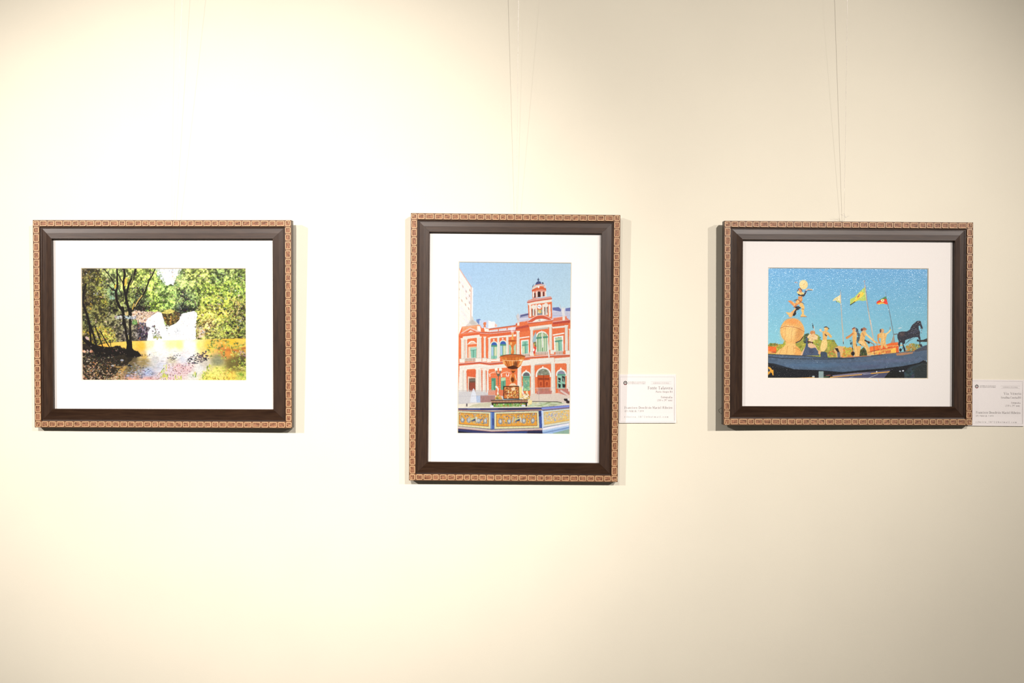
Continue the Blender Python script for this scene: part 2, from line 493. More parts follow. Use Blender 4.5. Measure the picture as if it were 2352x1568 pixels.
    c.dabs(50, [(412, 616), (420, 616), (408, 655), (394, 657), (402, 642)], [(150, 175, 120), (110, 130, 100)], (.6, 1.8))
    c.dabs(40, [(378, 616), (404, 616), (402, 630), (392, 628)], [(150, 165, 180), (110, 125, 140), (190, 200, 210)], (.4, 1.0))
    # rock ledge and falls
    c.over(c.softmask([(303, 716), (315, 713), (345, 715), (370, 716), (372, 726), (350, 734), (335, 744), (326, 750), (314, 735), (304, 726)], 1.5, .8, 4.0), np.clip(np.array([.90, .78, .68]) * (1 + .35 * c.noise(3, 2))[..., None], 0, 1))
    c.dabs(90, [(303, 716), (340, 716), (366, 718), (340, 738), (318, 748), (310, 730)], [(240, 215, 195), (205, 150, 110), (250, 240, 235), (225, 170, 110), (120, 90, 90), (60, 48, 52)], (.8, 2.4))
    c.dabs(60, [(318, 738), (336, 742), (338, 778), (312, 782), (316, 760)], [(62, 50, 62), (96, 86, 110), (44, 36, 44), (130, 115, 130), (170, 110, 76)], (1.2, 3.4))
    fall = c.softmask([(334, 742), (338, 733), (352, 722), (362, 717), (374, 718), (377, 740), (380, 748), (398, 742), (410, 728), (418, 720), (432, 716), (446, 714), (453, 720), (450, 745), (450, 786), (338, 786), (340, 762), (346, 752), (336, 750)], 1.2, .55, 3.0)
    stw = c.streak(1.2, 9, 2)
    c.over(fall, np.clip(np.array([1.0, .99, .995]) * (1.0 - .10 * np.clip(stw - .1, 0, 1))[..., None], 0, 1))
    c.over(c.softmask([(371, 718), (380, 712), (392, 709), (402, 714), (410, 716), (415, 722), (413, 733), (404, 741), (395, 746), (388, 750), (384, 746), (378, 738)], 1.0, .6, 3.0), np.clip(np.array([.36, .30, .17]) * (1 + .8 * c.noise(2.6, 2))[..., None], 0, 1))
    c.over(c.softmask([(371, 718), (380, 712), (392, 709), (402, 714), (396, 719), (384, 722)], .8, .6, 2.5), np.clip(np.array([.86, .80, .42]) * (1 + .3 * c.noise(2, 2))[..., None], 0, 1))
    c.dabs(30, [(402, 715), (416, 716), (414, 728), (408, 726)], [(40, 34, 40), (70, 60, 60), (100, 90, 80)], (.8, 2.2))
    c.dabs(80, [(376, 720), (412, 718), (413, 736), (392, 748), (380, 744)], [(62, 44, 26), (40, 32, 20), (150, 140, 72), (190, 150, 66), (110, 110, 66), (200, 200, 120)], (1.0, 2.6))
    c.line([(393, 727), (392, 744)], 2.4, (214, 150, 66), .8)
    c.dabs(60, [(349, 746), (358, 744), (362, 758), (368, 766), (372, 776), (352, 778), (350, 764)], [(110, 120, 96), (84, 66, 60), (150, 140, 110), (64, 52, 52), (180, 185, 160)], (1.0, 2.6))
    c.dabs(20, [(352, 772), (372, 772), (372, 779), (352, 779)], [(200, 195, 110), (160, 160, 90)], (1, 2.2))
    c.dabs(26, [(400, 756), (412, 752), (416, 772), (404, 774)], [(190, 196, 210), (150, 160, 160), (120, 130, 130)], (.6, 1.8), (.2, .4), (1.2, 1.9), (.4, .8))
    c.dabs(8, [(378, 748), (390, 748), (390, 760), (384, 760)], [(150, 165, 120), (90, 90, 60)], (.8, 2))
    c.dabs(60, [(452, 752), (468, 750), (474, 762), (468, 774), (456, 774)], [(232, 205, 160), (245, 232, 225), (238, 208, 180), (222, 176, 120)], (1.2, 3.4))
    c.dabs(24, [(448, 748), (474, 748), (478, 776), (450, 777)], [(70, 60, 46), (110, 96, 66), (190, 190, 96)], (.7, 2.0))
    c.dabs(40, [(449, 742), (456, 742), (456, 775), (450, 775)], [(90, 82, 70), (190, 175, 110), (120, 110, 60)], (.6, 1.8))
    # left bushes by the bank
    c.dabs(170, [(187, 758), (232, 748), (262, 755), (268, 785), (230, 792), (188, 795)], [(222, 200, 66), (205, 205, 80), (235, 190, 66), (190, 195, 70), (230, 170, 60)], (1.0, 2.4))
    # water: gold where it mirrors the bank, white under the falls, grey ripples and pebbles in front
    wctrl = [(232, 792, (240, 180, 70)), (262, 795, (248, 200, 90)), (300, 792, (252, 205, 90)), (325, 795, (250, 190, 66)), (345, 792, (255, 232, 180)), (362, 792, (255, 250, 240)), (395, 792, (255, 240, 165)), (412, 792, (255, 238, 150)),
             (430, 792, (255, 250, 240)), (446, 793, (255, 248, 232)), (456, 793, (255, 226, 120)), (480, 795, (253, 196, 72)), (530, 788, (252, 190, 55)), (560, 786, (250, 195, 80)), (345, 812, (240, 236, 228)), (400, 806, (250, 240, 225)),
             (430, 810, (250, 232, 230)), (470, 806, (250, 206, 116)), (520, 806, (220, 140, 60)), (330, 818, (222, 184, 96)), (330, 830, (150, 130, 84)), (356, 825, (206, 202, 198)), (305, 824, (96, 82, 56)), (280, 842, (196, 154, 72)),
             (300, 847, (110, 96, 66)), (370, 838, (206, 206, 216)), (340, 856, (176, 186, 215)), (390, 850, (226, 206, 210)), (410, 845, (226, 188, 188)), (430, 850, (226, 192, 192)), (440, 862, (220, 216, 206)), (460, 845, (226, 222, 216)),
             (470, 835, (206, 196, 180)), (500, 830, (140, 140, 106)), (535, 836, (110, 100, 50)), (556, 835, (76, 70, 40)), (500, 850, (240, 226, 120)), (480, 866, (246, 226, 110)), (530, 866, (250, 210, 90)), (556, 866, (200, 200, 90)),
             (300, 872, (216, 156, 134)), (340, 873, (226, 172, 160)), (395, 872, (226, 196, 196)), (420, 824, (215, 215, 222)), (395, 826, (200, 190, 160)), (265, 870, (150, 120, 86)), (380, 813, (248, 242, 236)), (440, 802, (255, 248, 240)), (362, 803, (255, 248, 238)), (404, 816, (242, 236, 230)), (432, 818, (246, 232, 232)), (352, 806, (250, 240, 220)), (372, 824, (236, 228, 226))]
    wim = c.field(wctrl, 4.2) * 1.05
    rip = c.streak(7, 1.1, 2) * .7 + c.streak(2.2, .8, 1) * .3
    X_, Y_ = np.meshgrid(np.arange(c.W) / c.ss + c.x0, np.arange(c.H) / c.ss + c.y0)
    front = np.clip((Y_ - 800) / 22, .12, 1)
    wim = np.clip(wim * (1 + .17 * rip * front)[..., None], 0, 1)
    wm = c.softmask([(215, 796), (238, 789), (262, 786), (300, 783), (345, 782), (400, 781), (470, 779), (566, 777), (580, 890), (180, 890), (180, 800)], .5)
    c.over(wm, wim)
    c.disc(532, 804, 26, 3, (190, 110, 52), .7, .05, .5); c.disc(558, 800, 14, 3, (150, 84, 40), .7, -.2, .5)
    c.dabs(260, [(318, 810), (345, 806), (450, 806), (470, 826), (400, 850), (330, 862), (300, 850)],
           [(250, 250, 252), (196, 200, 214), (150, 146, 140), (236, 206, 200), (226, 226, 232)], (1.2, 4.2), (.12, .22), (-.12, .12), (.3, .7))
    c.dabs(150, [(426, 828), (445, 814), (456, 808), (474, 806), (480, 824), (458, 834), (432, 836)], [(36, 36, 48), (56, 54, 66), (24, 24, 32), (96, 90, 98), (40, 38, 50)], (.8, 2.6), (.35, .65), (-.4, .4))
    c.dabs(24, [(430, 826), (456, 812), (474, 812), (458, 832)], [(205, 176, 166), (226, 200, 196)], (.6, 1.6), (.3, .6), (-.4, .4))
    c.dabs(44, [(382, 822), (410, 812), (416, 816), (396, 828)], [(50, 46, 50), (90, 86, 90)], (.6, 2.0), (.3, .5), (-.3, .3))
    c.dabs(30, [(312, 812), (352, 812), (356, 818), (318, 820)], [(60, 54, 54), (110, 100, 96)], (.5, 1.5), (.4, .6), (-.3, .3))
    c.dabs(460, [(384, 838), (410, 832), (446, 832), (444, 848), (425, 862), (395, 875), (300, 878), (352, 864)],
           [(245, 222, 220), (205, 150, 150), (236, 205, 208), (150, 96, 96), (216, 170, 160), (110, 60, 60), (196, 176, 190), (250, 235, 230)], (.5, 1.6), (.5, .9), alpha=(.5, .95))
    # shaded bank and stones bottom left
    bk = c.softmask([(180, 794), (204, 786), (222, 794), (250, 798), (270, 793), (286, 800), (300, 804), (318, 808), (325, 816), (306, 822), (294, 836), (278, 846), (264, 860), (250, 880), (180, 890)], 1.5, .5, 4.0)
    c.over(bk, np.clip(np.array([.17, .14, .10]) * (1 + .5 * c.noise(3, 2))[..., None], 0, 1))
    c.dabs(620, [(187, 815), (226, 824), (262, 834), (280, 850), (296, 864), (290, 880), (187, 880)],
           [(190, 140, 90), (224, 180, 130), (120, 92, 60), (240, 215, 185), (72, 62, 42), (90, 88, 66), (206, 130, 66), (150, 130, 100), (44, 40, 30), (230, 196, 160)], (.7, 2.3), (.35, .7), (-.5, .5), (.5, .95))
    c.dabs(170, [(187, 838), (226, 846), (262, 856), (276, 874), (187, 878)], [(236, 196, 150), (245, 222, 196), (222, 160, 96), (206, 150, 100)], (.6, 1.9), (.4, .7), (-.5, .5), (.6, 1))
    c.dabs(190, [(187, 800), (216, 800), (225, 812), (262, 815), (290, 826), (270, 840), (187, 828)], [(24, 20, 14), (60, 50, 38), (150, 130, 105), (40, 34, 26), (96, 90, 80), (28, 24, 18)], (.8, 2.4), (.4, .7))
    c.dabs(240, [(262, 838), (310, 832), (345, 846), (330, 862), (280, 868)], [(70, 66, 60), (120, 118, 116), (44, 40, 36), (176, 180, 196), (150, 130, 110)], (.8, 2.6), (.25, .5), (-.2, .2), (.4, .8))
    c.dabs(170, [(298, 850), (345, 850), (358, 858), (330, 868), (286, 870)], [(170, 180, 215), (215, 222, 240), (110, 118, 146), (196, 186, 196), (70, 70, 80)], (.8, 2.4), (.3, .5), (-.4, .1), (.4, .85))
    c.crop(170, 740, 10.814)
    c.dabs(26, [(195, 690), (300, 690), (380, 690), (470, 700), (470, 750), (200, 750)], [(238, 190, 165), (226, 160, 130), (250, 226, 210)], (14, 30), (.5, .9))
    c.disc(440, 725, 36, 34, (216, 140, 100), .8, 0, .4); c.disc(1350, 765, 66, 24, (236, 205, 196), .9, 0, .3); c.disc(1190, 940, 40, 22, (200, 205, 225), .8, 0, .4)
    c.disc(735, 840, 60, 32, (110, 92, 80)); c.disc(960, 1075, 46, 20, (190, 195, 195), .8, 0, .4); c.disc(1110, 1110, 90, 26, (220, 170, 80), .6, 0, .4)
    c.disc(1380, 1075, 50, 20, (30, 30, 36))
    # trunks
    D = (22, 17, 13)
    c.poly([(190, 310), (300, 400), (420, 500), (560, 570), (720, 600), (960, 625), (1040, 600), (1070, 570), (1110, 620), (1240, 660), (1290, 690), (1300, 790),
            (900, 860), (560, 860), (420, 640), (190, 430)], D)
    c.poly([(1225, 0), (1290, 0), (1330, 330), (1400, 470), (1440, 470), (1450, 640), (1490, 690), (1600, 730), (1680, 830), (1540, 870), (1300, 860), (1220, 720), (1290, 690), (1310, 560), (1290, 430)], D)
    c.line([(1385, 0), (1400, 250), (1400, 480)], 52, D)
    c.dabs(60, [(190, 560), (560, 600), (960, 640), (1280, 700), (1640, 800), (1640, 860), (560, 880), (190, 700)], [(70, 58, 46), (110, 96, 80), (50, 40, 32), (150, 132, 116), (22, 17, 13)], (8, 26), (.3, .6))
    c.dabs(24, [(960, 600), (1290, 640), (1290, 690), (960, 660)], [(60, 46, 30), (30, 24, 18), (150, 110, 60)], (10, 24))
    c.line([(1350, 320), (1360, 420)], 14, (200, 190, 120))
    c.line([(375, 0), (410, 350), (420, 560)], 46, D); c.line([(400, 60), (470, 270), (550, 560)], 44, D)
    c.line([(520, 110), (640, 400), (710, 600)], 26, D); c.line([(660, 230), (780, 450), (880, 610)], 26, D); c.line([(905, 440), (915, 600)], 18, D)
    c.disc(330, 395, 60, 34, (232, 196, 190), .9, .7)
    c.crop(170, 600, 10.814)
    c.line([(1210, 1150), (1225, 1300), (1240, 1568)], 66, D, 1, 70)
    c.line([(1390, 1180), (1390, 1568)], 62, D)
    c.line([(1070, 180), (1075, 430), (1080, 640), (1040, 760), (1060, 960), (1130, 1130), (1220, 1230)], 36, D, 1, 78)
    c.line([(730, 180), (830, 290), (930, 430), (1010, 580)], 26, D); c.line([(850, 590), (940, 680), (1040, 740)], 22, D, 1, 40)
    c.line([(1235, 170), (1265, 320), (1235, 480), (1240, 680), (1290, 860), (1310, 1030), (1360, 1180), (1400, 1300)], 52, D, 1, 70)
    c.line([(1100, 330), (1190, 490), (1230, 600)], 22, D); c.line([(1530, 180), (1440, 400), (1360, 580), (1320, 740), (1290, 860)], 56, D, 1, 50)
    c.line([(1500, 190), (1440, 420)], 14, (170, 190, 110), .8); c.line([(1550, 180), (1490, 420), (1400, 600)], 20, D)
    c.line([(2010, 190), (1950, 340), (1880, 440), (1820, 600), (1770, 740), (1700, 860), (1600, 1000), (1500, 1140), (1420, 1240)], 26, D, 1, 46)
    c.line([(1890, 190), (1900, 380)], 12, D); c.line([(1690, 850), (1600, 960), (1560, 1030), (1510, 1120)], 26, (214, 180, 96)); c.line([(1490, 1050), (1450, 1190)], 24, (220, 180, 80))
    c.line([(1220, 890), (1225, 990)], 30, D, .8); c.line([(1110, 680), (1170, 800), (1180, 860)], 26, D, .8)
    c.line([(300, 560), (240, 760), (200, 980), (260, 1160), (330, 1350), (380, 1568)], 40, D, 1, 66)
    c.line([(230, 900), (300, 740)], 40, D, .8); c.line([(540, 200), (660, 390)], 36, (60, 48, 30), .8)
    c.poly([(1010, 580), (1050, 570), (1040, 660), (1000, 690)], (226, 186, 62)); c.poly([(1260, 440), (1330, 400), (1310, 580), (1250, 620)], (228, 196, 80))
    c.poly([(980, 1180), (1100, 1190), (1080, 1250), (960, 1250)], (26, 22, 16)); c.poly([(1080, 1330), (1200, 1310), (1190, 1350), (1090, 1360)], (30, 26, 20))
    c.dabs(60, [(1020, 1370), (1190, 1350), (1190, 1430), (1040, 1430)], [(205, 205, 200), (150, 146, 130), (226, 226, 222)], (10, 30), (.3, .6), (-.2, .2))
    c.dabs(60, [(1250, 1350), (1360, 1350), (1540, 1370), (1560, 1430), (1430, 1430), (1250, 1420)], [(196, 200, 205), (150, 160, 170), (226, 230, 232), (110, 110, 110)], (10, 30), (.3, .6), (-.2, .2))
    c.dabs(24, [(1255, 1260), (1350, 1250), (1340, 1330), (1260, 1330)], [(205, 190, 120), (226, 200, 150)], (12, 30))
    c.dabs(40, [(1460, 1460), (1560, 1460), (1560, 1568), (1450, 1568)], [(120, 165, 90), (90, 130, 70), (150, 186, 110)], (10, 28))
    c.dabs(40, [(880, 850), (1000, 850), (1010, 930), (880, 940)], [(135, 185, 150), (205, 230, 205), (96, 140, 110)], (8, 24))
    for x, y in ((660, 690), (600, 680), (700, 500), (770, 1050), (730, 1000), (580, 440)):
        c.dabs(12, [(x - 60, y - 50), (x + 60, y - 50), (x + 60, y + 50), (x - 60, y + 50)], [(190, 190, 66), (206, 200, 80), (160, 165, 60)], (9, 26))
    for x, y in ((680, 890), (770, 1000), (430, 1060), (370, 1280), (440, 1170)):
        c.dabs(6, [(x - 36, y - 30), (x + 36, y - 30), (x + 36, y + 30), (x - 36, y + 30)], [(230, 170, 50), (240, 196, 70)], (7, 18))
    # foreground leaves bottom right and centre
    c.crop(0, 0, 1)
    c.sprays(34, [(455, 862), (480, 840), (540, 848), (566, 838), (566, 878), (440, 878)], [(205, 206, 84), (232, 224, 110), (190, 196, 76), (242, 232, 140)], (2.5, 5.5), (1.0, 1.7))
    c.sprays(60, [(478, 776), (505, 776), (566, 786), (566, 842), (540, 836), (500, 822), (476, 806)], [(150, 168, 76), (186, 192, 84), (110, 126, 60), (206, 206, 110), (84, 92, 46)], (3.0, 7.0), (1.0, 1.8))
    c.sprays(40, [(480, 845), (566, 838), (566, 876), (470, 876)], [(214, 210, 90), (190, 196, 84), (236, 226, 120)], (3.0, 6.5), (1.0, 1.8))
    c.dabs(60, [(470, 862), (500, 850), (560, 850), (560, 876), (470, 876)], [(150, 110, 44), (190, 140, 56), (120, 96, 40)], (1.2, 3.6), (.12, .22))
    c.sprays(34, [(476, 782), (500, 780), (520, 800), (545, 800), (566, 812), (566, 840), (530, 830), (490, 820), (474, 812)],
             [(196, 202, 84), (150, 172, 72), (226, 222, 120), (110, 130, 66)], (2.5, 5.5), (1.0, 1.7))
    c.dabs(26, [(540, 805), (566, 806), (566, 818), (545, 820)], [(240, 215, 215), (205, 170, 170), (160, 120, 120)], (1, 2.4))
    c.sprays(14, [(548, 836), (566, 830), (566, 874), (550, 874)], [(196, 205, 76), (150, 175, 66), (232, 226, 120)], (4, 8), (1.4, 2.2))
    for x, y in ((378, 846), (374, 858), (384, 866), (372, 868), (412, 868), (404, 870), (470, 864), (448, 862), (480, 845)):
        c.dabs(11, [(x - 5, y - 7), (x + 5, y - 7), (x + 5, y + 7), (x - 5, y + 7)], [(206, 214, 60), (170, 190, 60), (226, 226, 120), (90, 130, 50)], (1.6, 4.0), (.2, .36), (.9, 2.2))
    c.line([(527, 790), (532, 806), (537, 820)], 1.7, (232, 190, 80)); c.line([(537, 820), (548, 840)], 1.6, (120, 90, 50))
    # warm the over-bright print a little and keep it lively
    c.a = np.clip(c.a * (1 + .05 * c.noise(2.0, 1))[..., None], 0, 1)
    return c


def paint_palace():
    c = Canvas(1046, 595, 1318, 1003)
    O1, O2, O3 = (236, 120, 72), (226, 104, 62), (200, 84, 54)          # terracotta tones
    S1, S2, S3, S4 = (242, 233, 218), (226, 216, 202), (202, 192, 180), (248, 240, 228)   # stone tones
    PK = (224, 160, 146)
    TE, TD = (140, 196, 172), (84, 146, 118)
    # sky
    X = (np.arange(c.W) / c.ss + c.x0 - 1046)[None, :, None] / 272; Y = (np.arange(c.H) / c.ss + c.y0 - 595)[:, None, None] / 200
    k = np.clip(.45 * X + .6 * Y, 0, 1)
    c.a = (np.array([172, 205, 236]) * (1 - k) + np.array([204, 230, 236]) * k) / 255 * np.ones((c.H, c.W, 1))
    c.a = np.clip(c.a + .005 * c.noise(2.2, 2)[..., None], 0, 1)
    c.crop(1040, 590, 7.839)
    # white tower block on the left
    c.poly([(60, 110), (100, 170), (345, 540), (365, 560), (360, 1200), (300, 1350), (150, 1400), (60, 1800)], (254, 246, 234))
    c.poly([(100, 170), (345, 540), (335, 560), (100, 200)], (226, 180, 168))
    c.poly([(322, 540), (345, 545), (335, 1120), (312, 1110)], (240, 208, 190))
    c.poly([(346, 545), (366, 560), (360, 1090), (338, 1100)], (255, 252, 248))
    for x, y in ((120, 455), (180, 530), (112, 575), (240, 620), (308, 600), (300, 700), (245, 745), (300, 822), (162, 785), (228, 858), (286, 930), (106, 720)):
        c.poly([(x - 12, y - 30), (x + 2, y - 22), (x + 16, y + 14), (x + 10, y + 26), (x - 8, y + 12)], (206, 170, 152), .85)
    for i in range(16):
        x = 110 + (i * 47) % 200; y = 300 + (i * 113) % 900
        for j in range(4):
            c.line([(x + j * 16, y + j * 20), (x + j * 16, y + 46 + j * 20)], 6, (214, 214, 236), .55)
    for y in range(250, 1300, 95):
        c.line([(100, y), (330, y + 250)], 4, (250, 226, 200), .6)
    # far buildings
    c.poly([(420, 1128), (470, 1112), (500, 1120), (500, 1250), (440, 1210)], (120, 142, 190))
    c.poly([(480, 1140), (645, 1135), (645, 1290), (470, 1270)], (204, 216, 236))
    c.poly([(640, 1140), (700, 1165), (750, 1160), (770, 1200), (800, 1220), (800, 1260), (640, 1290)], (252, 246, 242))
    c.poly([(755, 1195), (800, 1222), (800, 1255), (755, 1262)], (244, 196, 176))
    # roofs behind the tower
    c.poly([(1200, 1040), (1220, 1026), (1370, 1010), (1370, 1160), (1200, 1160)], (206, 206, 222))
    c.poly([(1215, 1045), (1360, 1012), (1362, 1050), (1230, 1078), (1215, 1100)], (96, 100, 142))
    c.line([(1210, 1090), (1370, 1070)], 10, (150, 150, 180)); c.line([(1205, 1125), (1370, 1100)], 8, (236, 226, 230))
    c.poly([(1795, 910), (1910, 900), (1960, 940), (2120, 905), (2125, 1140), (1795, 1130)], (202, 206, 226))
    c.poly([(1798, 912), (1905, 902), (1950, 945), (1945, 985), (1800, 955)], (104, 112, 168)); c.poly([(2030, 925), (2122, 910), (2122, 975), (2030, 975)], (112, 120, 176))
    for y in (985, 1010, 1035):
        c.line([(1798, y), (2120, y + 10)], 9, (236, 230, 232)); c.line([(1798, y + 12), (2120, y + 22)], 6, (150, 154, 190))
    # roof statues
    c.poly([(1975, 1060), (1960, 960), (1975, 890), (1995, 930), (2020, 890), (2010, 960), (2020, 1060)], (236, 230, 226)); c.line([(1928, 860), (1950, 940)], 10, (206, 200, 200))
    c.poly([(1165, 1170), (1145, 1080), (1160, 1030), (1180, 1010), (1195, 1060), (1205, 1170)], (214, 208, 206)); c.line([(1140, 1050), (1165, 1120)], 8, (190, 186, 186))
    c.poly([(230, 1240), (290, 1180), (320, 1110), (340, 1055), (360, 1080), (380, 1140), (430, 1170), (470, 1215), (470, 1240)], (222, 214, 204))
    c.poly([(300, 1180), (350, 1120), (400, 1170), (440, 1200), (400, 1220), (330, 1220)], (196, 188, 178), .7)
    # clock tower
    c.poly([(1365, 1100), (1350, 830), (1335, 815), (1360, 780), (1460, 745), (1640, 740), (1770, 712), (1782, 745), (1790, 1060), (1790, 1110)], O1)
    c.poly([(1335, 812), (1360, 775), (1760, 708), (1780, 742), (1610, 770), (1470, 790), (1350, 830)], PK)
    c.line([(1340, 820), (1480, 790), (1620, 770), (1782, 748)], 12, (190, 84, 70))
    c.poly([(1350, 835), (1480, 805), (1620, 785), (1782, 762), (1782, 805), (1620, 830), (1480, 845), (1360, 868)], S1)
    for x in (1375, 1485, 1610, 1725):
        c.poly([(x, 855), (x + 34, 850), (x + 40, 1075), (x + 6, 1080)], S1)
    c.rect(1430, 900, 1480, 1060, S2); c.rect(1650, 880, 1712, 1045, S2)
    c.disc(1452, 900, 38, 40, S1); c.disc(1678, 870, 40, 42, S1)
    c.poly([(1420, 950), (1436, 925), (1436, 1060), (1428, 1060)], (110, 60, 52)); c.poly([(1468, 940), (1480, 940), (1480, 1050), (1470, 1050)], (96, 60, 60))
    c.poly([(1648, 900), (1664, 900), (1664, 1040), (1652, 1040)], (96, 60, 60)); c.poly([(1694, 900), (1708, 900), (1706, 1000), (1696, 1000)], (96, 60, 60))
    c.rect(1515, 855, 1608, 1045, O1); c.disc(1560, 892, 40, 40, (250, 248, 244)); c.line([(1535, 888), (1560, 892), (1580, 905)], 9, (120, 126, 150))
    c.rect(1520, 945, 1612, 1045, (150, 160, 140)); c.disc(1562, 985, 30, 34, (236, 196, 110)); c.disc(1545, 1000, 14, 16, (226, 216, 190)); c.rect(1524, 1015, 1612, 1048, (120, 130, 150), .7)
    c.poly([(1475, 770), (1560, 735), (1630, 765), (1560, 760)], PK)
    # belfry
    c.poly([(1432, 745), (1432, 620), (1420, 612), (1435, 545), (1500, 490), (1580, 480), (1655, 510), (1672, 560), (1685, 600), (1675, 700)], (228, 150, 130))
    c.poly([(1432, 640), (1500, 600), (1600, 580), (1680, 600), (1680, 575), (1600, 545), (1500, 560), (1425, 605)], O2)
    c.poly([(1430, 600), (1500, 560), (1600, 545), (1670, 570), (1660, 520), (1580, 500), (1500, 510), (1440, 545)], S2)
    c.line([(1430, 598), (1500, 560), (1600, 548), (1676, 572)], 12, O3)
    c.poly([(1490, 560), (1580, 520), (1640, 530), (1640, 560), (1600, 548)], O1); c.disc(1545, 540, 16, 18, WH)
    for x in (1440, 1500, 1590, 1660):
        c.poly([(x, 625), (x + 22, 615), (x + 26, 715), (x + 4, 725)], S1)
    c.arch(1528, 1578, 620, 722, (56, 28, 26)); c.arch(1468, 1490, 645, 735, (60, 26, 26)); c.arch(1622, 1646, 625, 708, (90, 36, 30))
    c.poly([(1455, 500), (1440, 545), (1430, 550), (1440, 510), (1470, 478)], (60, 66, 84)); c.poly([(1485, 490), (1510, 450), (1540, 432), (1580, 445), (1600, 480), (1560, 486), (1500, 498)], (76, 84, 128))
    c.poly([(1600, 470), (1615, 452), (1640, 470), (1636, 486), (1610, 482)], (66, 72, 96)); c.line([(1640, 470), (1665, 500), (1676, 540)], 10, (226, 220, 226))
    c.disc(1540, 410, 18, 22, (96, 110, 140)); c.line([(1540, 375), (1540, 445)], 8, (70, 84, 110)); c.line([(1525, 400), (1556, 400)], 6, (84, 96, 120))
    # palace body
    c.crop(1040, 720, 7.839)
    c.poly([(100, 400), (165, 240), (490, 205), (520, 260), (650, 270), (1130, 205), (1135, 170), (1350, 120), (1600, 40), (1800, 100), (2040, 70), (2130, 130), (2130, 1480), (100, 1500)], O1)
    # left pavilion top
    c.poly([(165, 235), (470, 198), (490, 225), (170, 262)], (240, 176, 130)); c.line([(165, 240), (475, 203)], 9, (222, 150, 120))
    c.poly([(170, 262), (440, 232), (440, 300), (170, 330)], (238, 160, 110))
    c.poly([(440, 225), (490, 225), (520, 320), (490, 330), (440, 300)], S4)
    c.poly([(140, 352), (310, 250), (492, 322), (470, 338), (310, 272), (165, 356)], (240, 200, 186)); c.poly([(200, 345), (310, 285), (440, 325)], O2); c.poly([(270, 335), (320, 300), (380, 322)], S1)
    c.line([(140, 356), (490, 325)], 10, PK)
    c.poly([(105, 400), (490, 338), (660, 345), (660, 385), (480, 392), (120, 436)], O2)
    c.poly([(180, 412), (480, 380), (500, 425), (180, 465)], S1); c.line([(180, 440), (490, 405)], 6, S2)
    # middle wing parapet
    c.poly([(505, 265), (560, 255), (560, 335), (505, 320)], O1); c.poly([(560, 250), (640, 262), (660, 330), (575, 322)], S4); c.line([(590, 262), (640, 270)], 8, O2)
    c.disc(575, 185, 28, 26, (226, 130, 84)); c.rect(556, 155, 604, 168, (226, 130, 96)); c.poly([(560, 210), (590, 210), (598, 245), (552, 245)], (230, 130, 84))
    c.line([(650, 278), (1130, 210)], 10, (176, 92, 82)); c.poly([(660, 300), (1140, 235), (1140, 290), (660, 332)], (236, 226, 226))
    for x in range(690, 1120, 13):
        y = 300 - (x - 690) * .14
        c.line([(x, y), (x, y + 26)], 4, (170, 170, 186), .8)
    c.poly([(815, 280), (830, 278), (830, 312), (815, 314)], O2); c.poly([(970, 255), (985, 253), (985, 295), (970, 297)], O2)
    c.line([(490, 338), (660, 350), (1140, 300)], 14, (180, 84, 72)); c.line([(490, 350), (660, 362), (1140, 312)], 8, (236, 206, 200))
    c.poly([(660, 370), (1140, 322), (1140, 385), (660, 415)], O2)
    c.poly([(660, 420), (1140, 372), (1140, 408), (660, 448)], S1)
    # right pavilion cornices
    c.poly([(1135, 180), (1350, 130), (1350, 160), (1140, 205)], (196, 84, 66)); c.line([(1135, 178), (1350, 128)], 10, (236, 190, 180))
    c.rect(1160, 165, 1200, 215, S1); c.rect(1205, 150, 1340, 205, O1)
    c.poly([(1130, 250), (1360, 200), (1375, 245), (1130, 290)], (190, 80, 62)); c.poly([(1140, 285), (1375, 240), (1380, 305), (1150, 340)], O2)
    c.poly([(1345, 160)] + [(1345 + 460 * t, 160 - 118 * math.sin(math.pi * (.04 + .92 * t)) - 26 * t) for t in np.linspace(0, 1, 16)] + [(1810, 105), (1790, 125), (1380, 180)], (214, 96, 66))
    c.line([(1345 + 460 * t, 158 - 118 * math.sin(math.pi * (.04 + .92 * t)) - 26 * t) for t in np.linspace(0, 1, 20)], 11, (244, 206, 196))
    c.poly([(1430, 150), (1500, 105), (1600, 90), (1720, 110), (1600, 135)], S4); c.disc(1560, 118, 22, 16, S3)
    c.line([(1345, 165), (1600, 140), (1810, 110)], 10, (244, 214, 206)); c.line([(1350, 178), (1600, 152), (1815, 122)], 10, (186, 74, 56))
    c.poly([(1370, 185), (1785, 130), (1790, 190), (1380, 245)], O1)
    c.poly([(1380, 240), (1780, 190), (1785, 235), (1420, 285), (1385, 275)], S1); c.poly([(1430, 275), (1720, 240), (1720, 270), (1430, 305)], S3)
    c.poly([(1810, 75), (2050, 40), (2050, 110), (1810, 140)], (234, 130, 96)); c.line([(1800, 80), (2050, 42)], 10, (244, 206, 200)); c.rect(1975, 50, 2020, 120, S1)
    c.poly([(1800, 150), (2100, 105), (2115, 145), (2100, 170), (1800, 200)], (190, 76, 60)); c.line([(1800, 150), (2100, 112)], 10, (240, 196, 190))
    c.poly([(1795, 195), (2070, 160), (2080, 215), (1795, 245)], O2); c.poly([(1790, 240), (2065, 210), (2070, 245), (1795, 268)], S1)
